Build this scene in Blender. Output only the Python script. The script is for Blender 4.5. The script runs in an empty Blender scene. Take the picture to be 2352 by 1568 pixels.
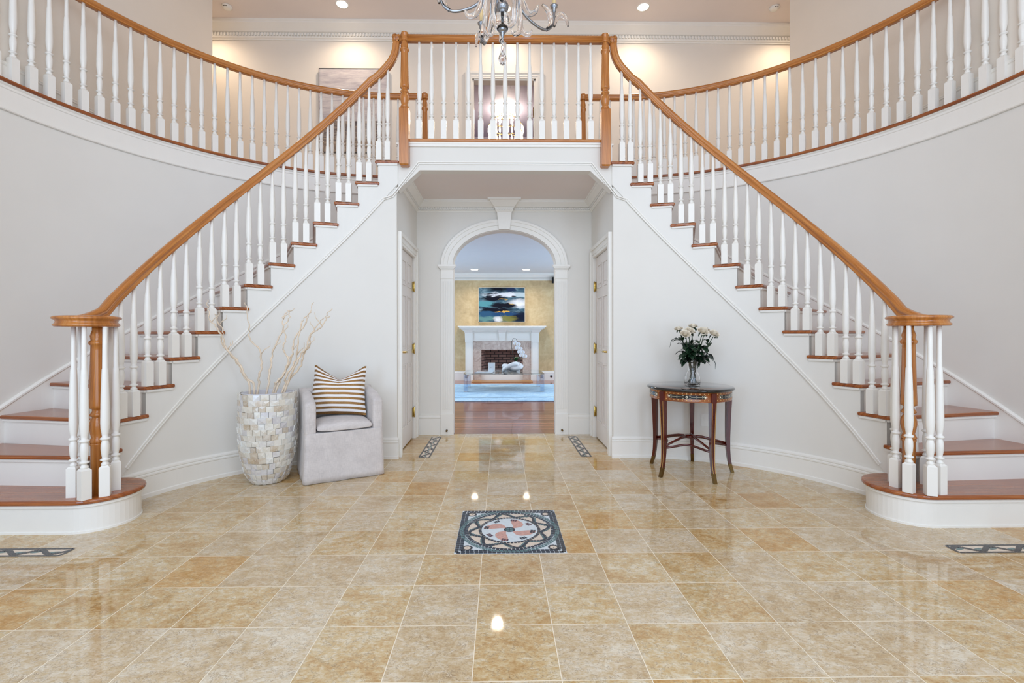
import bpy, bmesh, math, random
from mathutils import Vector, Matrix
R = math.radians
PI = math.pi
rnd = random.Random(7)
SC = bpy.context.scene
COL = SC.collection

# ---------------------------------------------------------------- camera
CAM_F = 1072.0
cam_d = bpy.data.cameras.new('camera')
cam_d.sensor_width = 36.0
cam_d.lens = 36.0 * CAM_F / 2352.0
cam_d.shift_x = 11.5 / 2352.0
cam_d.shift_y = -15.8 / 2352.0
cam_d.clip_start = 0.05
cam_o = bpy.data.objects.new('camera', cam_d)
COL.objects.link(cam_o)
cam_o.matrix_world = (Matrix.Translation((-0.052, 0.0, 1.175)) @ Matrix.Rotation(-0.0150, 4, 'Z')
                      @ Matrix.Rotation(PI / 2, 4, 'X') @ Matrix.Rotation(-0.0012, 4, 'Z'))
SC.camera = cam_o

# ---------------------------------------------------------------- world, light, exposure
SC.view_settings.view_transform = 'Standard'
SC.view_settings.look = 'None'
SC.view_settings.gamma = 1.0
SC.view_settings.exposure = 0.0
SC.view_settings.use_curve_mapping = False
SC.cycles.use_denoising = True
SC.cycles.max_bounces = 10
SC.cycles.diffuse_bounces = 5
SC.cycles.glossy_bounces = 4
SC.cycles.transmission_bounces = 10
SC.cycles.transparent_max_bounces = 8
SC.cycles.sample_clamp_indirect = 6.0
SC.cycles.caustics_reflective = False
SC.cycles.caustics_refractive = False
W = bpy.data.worlds.new('sky')
SC.world = W
W.use_nodes = True
W.node_tree.nodes['Background'].inputs[0].default_value = (0.62, 0.76, 1.0, 1)
W.node_tree.nodes['Background'].inputs[1].default_value = 1.0

def area(name, loc, rot, sx, sy, power, color, spread=PI):
    d = bpy.data.lights.new(name, 'AREA')
    d.shape = 'RECTANGLE'; d.size = sx; d.size_y = sy; d.energy = power; d.color = color; d.spread = spread
    o = bpy.data.objects.new(name, d); COL.objects.link(o)
    o.location = loc; o.rotation_euler = rot
    return o

DAY = (0.74, 0.86, 1.0)
# daylight of the entrance door, its sidelights and the tall window above it (all behind the camera)
area('entrance_daylight', (0, -1.22, 1.5), (R(90), 0, 0), 2.4, 2.2, 44, DAY)
area('upper_window_daylight', (0, -1.22, 4.2), (R(78), 0, 0), 4.6, 2.4, 130, (0.80, 0.89, 1.0))
area('left_window_daylight', (-2.75, -1.22, 1.35), (R(90), 0, 0), 1.1, 2.1, 40, (0.50, 0.72, 1.0))
area('right_window_daylight', (2.75, -1.22, 1.35), (R(90), 0, 0), 1.1, 2.1, 34, (0.60, 0.78, 1.0))
# tall windows in the side walls of the living room
area('living_window_daylight', (-3.55, 9.2, 1.35), (0, R(-90), 0), 2.0, 3.6, 92, (0.60, 0.81, 1.0))
area('living_window_daylight', (3.55, 9.2, 1.35), (0, R(90), 0), 2.0, 3.6, 92, (0.60, 0.81, 1.0))

# ---------------------------------------------------------------- mesh helpers
class MB:
    def __init__(self):
        self.v = []; self.f = []; self.m = []; self.s = []; self.uv = []
    def add(self, vs, fs, mat=0, smooth=False, uvs=None):
        b = len(self.v)
        self.v += [tuple(p) for p in vs]
        for k, f in enumerate(fs):
            self.f.append([b + i for i in f]); self.m.append(mat); self.s.append(smooth)
            self.uv.append(None if uvs is None else uvs[k])
        return self
    def box(self, x0, x1, y0, y1, z0, z1, mat=0):
        x0, x1 = min(x0, x1), max(x0, x1); y0, y1 = min(y0, y1), max(y0, y1); z0, z1 = min(z0, z1), max(z0, z1)
        vs = [(x0,y0,z0),(x1,y0,z0),(x1,y1,z0),(x0,y1,z0),(x0,y0,z1),(x1,y0,z1),(x1,y1,z1),(x0,y1,z1)]
        return self.add(vs, [(0,3,2,1),(4,5,6,7),(0,1,5,4),(1,2,6,5),(2,3,7,6),(3,0,4,7)], mat)
    def obox(self, c, size, rz=0, mat=0, M=None):
        sx, sy, sz = (s / 2 for s in size)
        M = M or Matrix.Translation(c) @ Matrix.Rotation(rz, 4, 'Z')
        vs = [M @ Vector(p) for p in [(-sx,-sy,-sz),(sx,-sy,-sz),(sx,sy,-sz),(-sx,sy,-sz),(-sx,-sy,sz),(sx,-sy,sz),(sx,sy,sz),(-sx,sy,sz)]]
        return self.add(vs, [(0,3,2,1),(4,5,6,7),(0,1,5,4),(1,2,6,5),(2,3,7,6),(3,0,4,7)], mat)
    def prism(self, poly, z0, z1, mat=0, smooth=False):
        n = len(poly)
        vs = [(x, y, z0) for x, y in poly] + [(x, y, z1) for x, y in poly]
        self.add(vs, [tuple(range(n - 1, -1, -1)), tuple(range(n, 2 * n))], mat)
        b = len(self.v) - 2 * n
        for i in range(n):
            j = (i + 1) % n
            self.f.append([b + i, b + j, b + n + j, b + n + i]); self.m.append(mat); self.s.append(smooth); self.uv.append(None)
        return self
    def prism_y(self, poly, y0, y1, mat=0):
        n = len(poly)
        vs = [(x, y0, z) for x, z in poly] + [(x, y1, z) for x, z in poly]
        fs = [tuple(range(n)), tuple(range(2 * n - 1, n - 1, -1))] + [(i, n + i, n + (i + 1) % n, (i + 1) % n) for i in range(n)]
        return self.add(vs, fs, mat)
    def lathe(self, prof, c=(0, 0, 0), seg=24, mat=0, smooth=True, flute=None, sq=None):
        # prof: list of (r, z); flute: (count, depth, z0, z1)
        n = len(prof); vs = []; fs = []; uvs = []
        for r, z in prof:
            for k in range(seg):
                a = 2 * PI * k / seg; rr = r
                if flute and flute[2] <= z <= flute[3]:
                    rr = r - flute[1] * (0.5 + 0.5 * math.cos(a * flute[0]))
                vs.append((c[0] + rr * math.cos(a), c[1] + rr * math.sin(a), c[2] + z))
        for i in range(n - 1):
            for k in range(seg):
                k2 = (k + 1) % seg
                fs.append((i * seg + k, i * seg + k2, (i + 1) * seg + k2, (i + 1) * seg + k))
                u0, u1 = prof[i][1], prof[i + 1][1]
                w0, w1 = k / seg * 0.2, (k + 1) / seg * 0.2
                uvs.append([(u0, w0), (u0, w1), (u1, w1), (u1, w0)])
        self.add(vs, fs, mat, smooth, uvs)
        b = len(self.v) - n * seg
        for i, rev in ((0, True), (n - 1, False)):
            if prof[i][0] > 1e-5:
                idx = [b + i * seg + k for k in range(seg)]
                self.f.append(idx[::-1] if rev else idx); self.m.append(mat); self.s.append(False); self.uv.append(None)
        return self
    def rings(self, rings, mat=0, smooth=True, cap=True, closed=False, uvlen=True):
        # list of rings with the same vertex count -> skin
        m = len(rings[0]); n = len(rings)
        vs = [p for r in rings for p in r]; fs = []; uvs = []
        L = [0.0]
        for i in range(1, n):
            a = sum((Vector(p) for p in rings[i]), Vector()) / m; b0 = sum((Vector(p) for p in rings[i - 1]), Vector()) / m
            L.append(L[-1] + (a - b0).length)
        per = [0.0]
        for k in range(m):
            per.append(per[-1] + (Vector(rings[0][k]) - Vector(rings[0][(k + 1) % m])).length)
        L.append(L[-1] + (0.1 if closed else 0))
        for i in range(n if closed else n - 1):
            i2 = (i + 1) % n
            for k in range(m):
                k2 = (k + 1) % m
                fs.append((i * m + k, i * m + k2, i2 * m + k2, i2 * m + k))
                uvs.append([(L[i], per[k]), (L[i], per[k + 1]), (L[i + 1], per[k + 1]), (L[i + 1], per[k])])
        self.add(vs, fs, mat, smooth, uvs)
        b = len(self.v) - n * m
        if cap and not closed:
            self.f.append([b + k for k in range(m)][::-1]); self.m.append(mat); self.s.append(False); self.uv.append(None)
            self.f.append([b + (n - 1) * m + k for k in range(m)]); self.m.append(mat); self.s.append(False); self.uv.append(None)
        return self
    def tube(self, pts, rad, seg=8, mat=0, cap=True, closed=False):
        pts = [Vector(p) for p in pts]; n = len(pts); rings = []; up = Vector((0.12, 0.31, 0.94)).normalized(); prev = None
        for i, p in enumerate(pts):
            if closed: t = pts[(i + 1) % n] - pts[i - 1]
            else: t = pts[min(i + 1, n - 1)] - pts[max(i - 1, 0)]
            t = t.normalized() if t.length > 1e-9 else Vector((0, 0, 1))
            if prev is None:
                a = t.cross(up)
                if a.length < 1e-3: a = t.cross(Vector((1, 0, 0)))
            else: a = prev - t * prev.dot(t)
            a.normalize(); prev = a; b = t.cross(a)
            r = rad[i] if isinstance(rad, (list, tuple)) else rad
            rings.append([p + a * (r * math.cos(2 * PI * k / seg)) + b * (r * math.sin(2 * PI * k / seg)) for k in range(seg)])
        return self.rings(rings, mat, True, cap, closed)
    def sweep(self, path, prof, mat=0, smooth=False, cap=True):
        # path: list of (pos, n, up); prof: closed list of (a, b): pos + n*a + up*b
        rings = [[Vector(p) + Vector(nn) * a + Vector(uu) * b for a, b in prof] for p, nn, uu in path]
        return self.rings(rings, mat, smooth, cap)
    def build(self, name, mats, parent=None, loc=None, rz=0.0, uvf=None, bevel=0, bseg=2, recalc=True, autosmooth=False):
        me = bpy.data.meshes.new(name)
        me.from_pydata(self.v, [], self.f)
        if not isinstance(mats, (list, tuple)): mats = [mats]
        for m in mats: me.materials.append(m)
        uvl = me.uv_layers.new(name='UVMap')
        for p, mi, s, uv in zip(me.polygons, self.m, self.s, self.uv):
            p.material_index = mi; p.use_smooth = s
            nrm = p.normal
            for q, li in enumerate(p.loop_indices):
                co = me.vertices[me.loops[li].vertex_index].co
                if uv is not None: uvl.data[li].uv = uv[q]
                elif uvf is not None: uvl.data[li].uv = uvf(co, nrm)
                else:
                    ax = max(range(3), key=lambda k: abs(nrm[k]))
                    uvl.data[li].uv = ((co.y, co.z), (co.x, co.z), (co.x, co.y))[ax]
        if recalc:
            bm = bmesh.new(); bm.from_mesh(me)
            bmesh.ops.recalc_face_normals(bm, faces=bm.faces)
            bm.to_mesh(me); bm.free()
        me.update()
        o = bpy.data.objects.new(name, me); COL.objects.link(o)
        if loc is not None: o.location = loc
        o.rotation_euler.z = rz
        if parent is not None: o.parent = parent
        if bevel:
            b = o.modifiers.new('bevel', 'BEVEL'); b.width = bevel; b.segments = bseg; b.limit_method = 'ANGLE'; b.angle_limit = R(40)
        return o

def tag(o, label, cat, group=None, kind=None):
    o['label'] = label; o['category'] = cat
    if group: o['group'] = group
    if kind: o['kind'] = kind
    return o
def thing(name, label, cat, loc=(0, 0, 0), rz=0.0, group=None):
    o = bpy.data.objects.new(name, None); COL.objects.link(o)
    o.empty_display_size = 0.1
    o.location = loc; o.rotation_euler.z = rz
    return tag(o, label, cat, group)
def struct(o, label=None):
    o['kind'] = 'structure'
    if label: o['label'] = label
    return o
def dup(root, label=None, loc=None, rz=None):
    r = root.copy(); COL.objects.link(r)
    if label: r['label'] = label
    if loc is not None: r.location = loc
    if rz is not None: r.rotation_euler.z = rz
    for ch in list(root.children):
        c = ch.copy(); COL.objects.link(c); c.parent = r
        for g in list(ch.children):
            d = g.copy(); COL.objects.link(d); d.parent = c
    return r

# ---------------------------------------------------------------- materials
def lin(c):
    return c / 12.92 if c <= 0.04045 else ((c + 0.055) / 1.055) ** 2.4
def rgb(r, g, b):
    return (lin(r / 255), lin(g / 255), lin(b / 255), 1.0)
class NT:
    def __init__(self, name):
        self.mat = bpy.data.materials.new(name); self.mat.use_nodes = True
        self.t = self.mat.node_tree; self.b = self.t.nodes['Principled BSDF']
    def n(self, typ, **kw):
        x = self.t.nodes.new(typ)
        for k, v in kw.items():
            if k.startswith('i_'):
                x.inputs[int(k[2:])].default_value = v
            else: setattr(x, k, v)
        return x
    def l(self, a, b):
        self.t.links.new(a, b)
    def math(self, op, a, b=None, c=None):
        x = self.n('ShaderNodeMath', operation=op)
        for i, v in enumerate((a, b, c)):
            if v is None: continue
            if isinstance(v, (int, float)): x.inputs[i].default_value = v
            else: self.l(v, x.inputs[i])
        return x.outputs[0]
    def ramp(self, fac, stops, interp='LINEAR'):
        x = self.n('ShaderNodeValToRGB'); x.color_ramp.interpolation = interp
        e = x.color_ramp.elements
        while len(e) < len(stops): e.new(0.5)
        for q, (p, c) in zip(e, stops): q.position = p; q.color = c
        self.l(fac, x.inputs[0]); return x.outputs[0]
    def mix(self, fac, a, b, blend='MIX'):
        x = self.n('ShaderNodeMix', data_type='RGBA', blend_type=blend)
        for i, v in ((0, fac), (6, a), (7, b)):
            if isinstance(v, (int, float, tuple)): x.inputs[i].default_value = v
            else: self.l(v, x.inputs[i])
        return x.outputs[2]
    def coord(self, kind='Object', scale=(1, 1, 1), loc=(0, 0, 0)):
        tc = self.n('ShaderNodeTexCoord'); mp = self.n('ShaderNodeMapping')
        mp.inputs['Scale'].default_value = scale; mp.inputs['Location'].default_value = loc
        self.l(tc.outputs[kind], mp.inputs['Vector']); return mp.outputs['Vector']
    def noise(self, vec, scale, detail=4, rough=0.55, dist=0.0):
        x = self.n('ShaderNodeTexNoise'); x.inputs['Scale'].default_value = scale; x.inputs['Detail'].default_value = detail
        x.inputs['Roughness'].default_value = rough; x.inputs['Distortion'].default_value = dist
        self.l(vec, x.inputs['Vector']); return x.outputs['Fac']
    def bump(self, h, strength=0.1, dist=0.01):
        x = self.n('ShaderNodeBump'); x.inputs['Strength'].default_value = strength; x.inputs['Distance'].default_value = dist
        self.l(h, x.inputs['Height']); self.l(x.outputs[0], self.b.inputs['Normal'])
    def set(self, **kw):
        for k, v in kw.items():
            k2 = {'rough': 'Roughness', 'metal': 'Metallic', 'spec': 'Specular IOR Level', 'color': 'Base Color', 'trans': 'Transmission Weight',
                  'ior': 'IOR', 'coat': 'Coat Weight', 'emit': 'Emission Color', 'power': 'Emission Strength', 'sheen': 'Sheen Weight',
                  'coat_rough': 'Coat Roughness', 'sss': 'Subsurface Weight'}[k]
            if isinstance(v, (int, float, tuple)): self.b.inputs[k2].default_value = v
            else: self.l(v, self.b.inputs[k2])
        return self

def plain(name, col, rough=0.5, metal=0.0, vary=0.03, scale=6.0, **kw):
    t = NT(name)
    f = t.noise(t.coord('Object'), scale, 3)
    lo = tuple(c * (1 - vary) for c in col[:3]) + (1,); hi = tuple(min(1, c * (1 + vary)) for c in col[:3]) + (1,)
    t.set(color=t.ramp(f, [(0.3, lo), (0.7, hi)]), rough=rough, metal=metal, **kw)
    return t.mat
def wood(name, dark, mid, light, rough=0.25, gu=1.6, gv=55.0, coat=0.3):
    t = NT(name)
    v = t.coord('UV', (gu, gv, 1))
    a = t.noise(v, 1.0, 5, 0.6, 0.6)
    v2 = t.coord('UV', (gu * 4, gv * 6, 1))
    b = t.noise(v2, 1.0, 2, 0.5)
    c1 = t.ramp(a, [(0.28, dark), (0.5, mid), (0.72, light)])
    k = t.ramp(b, [(0.35, (0.72, 0.72, 0.72, 1)), (0.6, (1, 1, 1, 1))])
    t.set(color=t.mix(0.8, c1, k, 'MULTIPLY'), rough=rough, coat=coat, coat_rough=0.12)
    t.bump(a, 0.05, 0.002)
    return t.mat
def glass(name, col=(1, 1, 1, 1), rough=0.0, ior=1.5):
    t = NT(name); t.set(color=col, rough=rough, trans=1.0, ior=ior); return t.mat
def emitter(name, col, power):
    t = NT(name); t.set(color=(0.9, 0.9, 0.9, 1), emit=col, power=power); return t.mat

M_trim = plain('white_trim_paint', rgb(237, 233, 226), 0.32, vary=0.01)
M_string = plain('stringer_paint', rgb(230, 227, 221), 0.5, vary=0.012, scale=2.5)
M_wall = plain('white_wall_paint', rgb(228, 224, 217), 0.6, vary=0.012, scale=2.5)
M_cream = plain('cream_wall_paint', rgb(234, 225, 214), 0.65, vary=0.015, scale=2.0)
M_ceil = plain('ceiling_paint', rgb(231, 221, 217), 0.75, vary=0.015, scale=2.0)
M_door = plain('door_paint', rgb(226, 217, 210), 0.4, vary=0.01)
M_oak = wood('honey_oak', rgb(150, 84, 30), rgb(190, 118, 50), rgb(214, 150, 82))
M_tread = wood('red_oak_tread', rgb(122, 58, 24), rgb(160, 86, 38), rgb(186, 114, 58), rough=0.22, gv=38)
M_brass = plain('polished_brass', rgb(206, 184, 122), 0.22, 1.0)
M_dark_brass = plain('aged_brass', rgb(120, 96, 58), 0.35, 1.0)
M_silver = plain('brushed_silver', rgb(150, 152, 156), 0.25, 1.0)
M_black = plain('black_lacquer', rgb(14, 13, 14), 0.12, coat=0.5)
M_glass = glass('clear_glass')
M_acrylic = glass('clear_acrylic', (0.96, 0.98, 1.0, 1), 0.0, 1.46)
M_plastic = plain('white_plastic', rgb(235, 233, 228), 0.4)
M_lamp = emitter('lit_lamp_lens', (1.0, 0.86, 0.68, 1), 14.0)
M_bulb = emitter('lit_crystal', (1.0, 0.86, 0.66, 1), 5.0)

# tile floor -------------------------------------------------------
TILE = 0.3065; TX0 = -0.149; TY0 = 2.502
def tile_mat():
    t = NT('polished_beige_stone_tile')
    tc = t.n('ShaderNodeTexCoord'); sp = t.n('ShaderNodeSeparateXYZ'); t.l(tc.outputs['Object'], sp.inputs[0])
    u = t.math('DIVIDE', t.math('SUBTRACT', sp.outputs[0], TX0), TILE)
    v = t.math('DIVIDE', t.math('SUBTRACT', sp.outputs[1], TY0), TILE)
    iu = t.math('FLOOR', u); iv = t.math('FLOOR', v)
    cb = t.n('ShaderNodeCombineXYZ'); t.l(iu, cb.inputs[0]); t.l(iv, cb.inputs[1])
    wn = t.n('ShaderNodeTexWhiteNoise', noise_dimensions='3D'); t.l(cb.outputs[0], wn.inputs['Vector'])
    r1 = wn.outputs['Value']; sc = t.n('ShaderNodeSeparateColor'); t.l(wn.outputs['Color'], sc.inputs[0])
    fu = t.math('FRACT', u); fv = t.math('FRACT', v)
    du = t.math('MINIMUM', fu, t.math('SUBTRACT', 1.0, fu)); dv = t.math('MINIMUM', fv, t.math('SUBTRACT', 1.0, fv))
    edge = t.math('MINIMUM', du, dv)
    g = t.math('LESS_THAN', edge, 0.0052)
    # texture coordinates shifted per tile so that veins break at the joints
    off = t.n('ShaderNodeVectorMath', operation='SCALE'); t.l(wn.outputs['Color'], off.inputs[0]); off.inputs['Scale'].default_value = 40.0
    ad = t.n('ShaderNodeVectorMath', operation='ADD'); t.l(tc.outputs['Object'], ad.inputs[0]); t.l(off.outputs[0], ad.inputs[1])
    mp = t.n('ShaderNodeMapping'); mp.inputs['Scale'].default_value = (1.0, 1.5, 1.0); t.l(ad.outputs[0], mp.inputs[0])
    p = mp.outputs[0]
    n1 = t.noise(p, 5.0, 6, 0.62, 0.4)
    n2 = t.noise(p, 26.0, 6, 0.7, 0.5)
    n3 = t.noise(p, 11.0, 8, 0.72, 1.2)
    n4 = t.noise(p, 90.0, 3, 0.6)
    f = t.math('ADD', t.math('MULTIPLY', n1, 0.34), t.math('ADD', t.math('MULTIPLY', n2, 0.46), t.math('MULTIPLY', n4, 0.20)))
    f = t.math('ADD', t.math('MULTIPLY', t.math('SUBTRACT', f, 0.5), 2.3), t.math('ADD', 0.5, t.math('MULTIPLY', t.math('SUBTRACT', r1, 0.5), 0.10)))
    base = t.ramp(f, [(0.22, rgb(176, 136, 84)), (0.40, rgb(198, 166, 118)), (0.54, rgb(207, 184, 144)), (0.74, rgb(222, 210, 186))])
    gray = t.ramp(f, [(0.22, rgb(182, 152, 110)), (0.46, rgb(203, 181, 147)), (0.74, rgb(222, 211, 191))])
    c = t.mix(t.math('GREATER_THAN', sc.outputs[1], 0.55), base, gray)
    gold = t.ramp(f, [(0.26, rgb(180, 132, 68)), (0.48, rgb(200, 160, 102)), (0.72, rgb(216, 194, 152))])
    c = t.mix(t.math('GREATER_THAN', sc.outputs[2], 0.90), c, gold)
    # thin dark mineral veins
    ve = t.math('ABSOLUTE', t.math('SUBTRACT', n3, 0.5))
    vm = t.math('MULTIPLY', t.math('LESS_THAN', ve, 0.008), t.math('GREATER_THAN', n2, 0.46))
    c = t.mix(t.math('MULTIPLY', vm, 0.7), c, rgb(120, 92, 62))
    c = t.mix(g, c, rgb(236, 224, 202))
    rr = t.math('ADD', 0.045, t.math('MULTIPLY', g, 0.4))
    t.set(color=c, rough=rr, spec=0.5)
    return t.mat
M_tile = tile_mat()
def floor_wood():
    t = NT('red_oak_strip_floor')
    tc = t.n('ShaderNodeTexCoord'); sp = t.n('ShaderNodeSeparateXYZ'); t.l(tc.outputs['Object'], sp.inputs[0])
    iy = t.math('FLOOR', t.math('DIVIDE', sp.outputs[1], 0.057))
    wn = t.n('ShaderNodeTexWhiteNoise', noise_dimensions='1D'); t.l(iy, wn.inputs['W'])
    cb = t.n('ShaderNodeCombineXYZ'); t.l(t.math('MULTIPLY', sp.outputs[0], 2.0), cb.inputs[0]); t.l(t.math('MULTIPLY', sp.outputs[1], 60.0), cb.inputs[1])
    t.l(t.math('MULTIPLY', wn.outputs[0], 30.0), cb.inputs[2])
    n = t.noise(cb.outputs[0], 1.0, 4, 0.6, 0.3)
    f = t.math('ADD', t.math('MULTIPLY', n, 0.6), t.math('MULTIPLY', wn.outputs[0], 0.4))
    c = t.ramp(f, [(0.25, rgb(112, 54, 38)), (0.5, rgb(158, 86, 60)), (0.75, rgb(190, 122, 90))])
    fy = t.math('FRACT', t.math('DIVIDE', sp.outputs[1], 0.057))
    c = t.mix(t.math('LESS_THAN', fy, 0.05), c, rgb(70, 36, 24))
    t.set(color=c, rough=0.2, coat=0.3)
    return t.mat
M_strip = floor_wood()

# ================================================================= the setting
XW = 3.65          # side walls
RISE = 0.2013
Z2 = 3.02          # upper floor
ZC = 5.85          # upper ceiling
C1 = (1.2, 2.95)   # centre of each stair
C2 = (1.26, 3.07)  # centre of each curved outer wall
RW = 2.39          # radius of the curved outer wall
RIN = 1.49         # radius of the wall below the stair
ZA = 2.74          # alcove ceiling
YB = 7.1           # back wall of the upper hall

def P(s, th, r):
    if th <= 90:
        return (s * (C1[0] + r * math.cos(R(th))), C1[1] + r * math.sin(R(th)))
    return (s * (C1[0] - 1.48 * R(th - 90)), C1[1] + r)
def P2(s, th, r):
    return (s * (C2[0] + r * math.cos(R(th))), C2[1] + r * math.sin(R(th)))
def outer(s, th):
    """where the radial line at angle th meets the curved outer wall"""
    if th > 90:
        x = C1[0] - 1.48 * R(th - 90)
        y = C2[1] + (math.sqrt(RW ** 2 - (x - C2[0]) ** 2) if x > C2[0] else RW)
        return (s * x, y)
    dx, dy = math.cos(R(th)), math.sin(R(th))
    ox, oy = C1[0] - C2[0], C1[1] - C2[1]
    b = ox * dx + oy * dy; c = ox * ox + oy * oy - RW * RW
    q = -b + math.sqrt(b * b - c)
    x, y = C1[0] + q * dx, C1[1] + q * dy
    if y < C2[1]:
        q = (XW - C1[0]) / dx; x, y = XW, C1[1] + q * dy
    return (s * x, y)

# floors
M_bounce_floor = plain('pale_bounce_floor', rgb(220, 208, 190), 0.95, vary=0.05, scale=80)  # unseen floor given a made-up pale colour to lighten bounce onto the ceiling
fl = MB(); fl.box(-3.9, 3.9, -1.4, 5.53, -0.12, 0.0)
struct(fl.build('floor', M_tile), 'polished beige stone tile floor of the entrance hall')
fl = MB(); fl.box(-3.7, 3.7, 5.531, 12.2, -0.12, 0.0)
struct(fl.build('floor_living_room', M_strip), 'red oak strip floor of the living room beyond the arch')

def wall_strip(path, z0, z1, thick, mat, name, flip=1):
    """vertical wall along a plan path, thickness to the side given by flip"""
    n = len(path); m = MB(); inner = []; outr = []
    for i, (x, y) in enumerate(path):
        a = Vector(path[max(0, i - 1)]); b = Vector(path[min(n - 1, i + 1)])
        t = (b - a).normalized(); nn = Vector((t.y, -t.x)) * flip
        inner.append((x, y)); outr.append((x + nn.x * thick, y + nn.y * thick))
    for i in range(n - 1):
        za, zb = (z1[i], z1[i + 1]) if isinstance(z1, list) else (z1, z1)
        zc, zd = (z0[i], z0[i + 1]) if isinstance(z0, list) else (z0, z0)
        a, b, c, d = inner[i], inner[i + 1], outr[i + 1], outr[i]
        vs = [(*a, zc), (*b, zd), (*c, zd), (*d, zc), (*a, za), (*b, zb), (*c, zb), (*d, za)]
        fs = [(0, 1, 5, 4), (2, 3, 7, 6), (0, 3, 2, 1), (4, 5, 6, 7)]
        if i == 0: fs.append((0, 4, 7, 3))
        if i == n - 2: fs.append((1, 2, 6, 5))
        m.add(vs, fs, 0, True)
    o = m.build(name, mat, recalc=False)
    bm = bmesh.new(); bm.from_mesh(o.data)
    bmesh.ops.remove_doubles(bm, verts=bm.verts, dist=1e-4)
    bmesh.ops.recalc_face_normals(bm, faces=bm.faces); bm.to_mesh(o.data); bm.free()
    o.data.set_sharp_from_angle(angle=R(35))
    return o

def plan_frame(path, s_up=(0, 0, 1), side=1):
    """path of 3-D points -> (pos, horizontal normal, up)"""
    out = []; n = len(path)
    for i, p in enumerate(path):
        a = Vector(path[max(0, i - 1)]); b = Vector(path[min(n - 1, i + 1)])
        t = b - a; h = Vector((t.y, -t.x, 0))
        h = h.normalized() if h.length > 1e-6 else Vector((1, 0, 0))
        out.append((Vector(p), h * side, Vector(s_up)))
    return out

def zm(th):   # moulding line on the wall below the stair
    return 0.499 + 0.0279 * (th - 21.1)
def nose(th): # line through the tread nosings
    return RISE * ((th + 3.7) / 7.2 + 1)
TH = [-3.7 + 7.2 * (i - 1) for i in range(0, 17)]  # riser angles, index = riser number (0 unused)
TH[0] = None
THR = lambda i: -3.7 + 7.2 * (i - 1)

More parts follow.
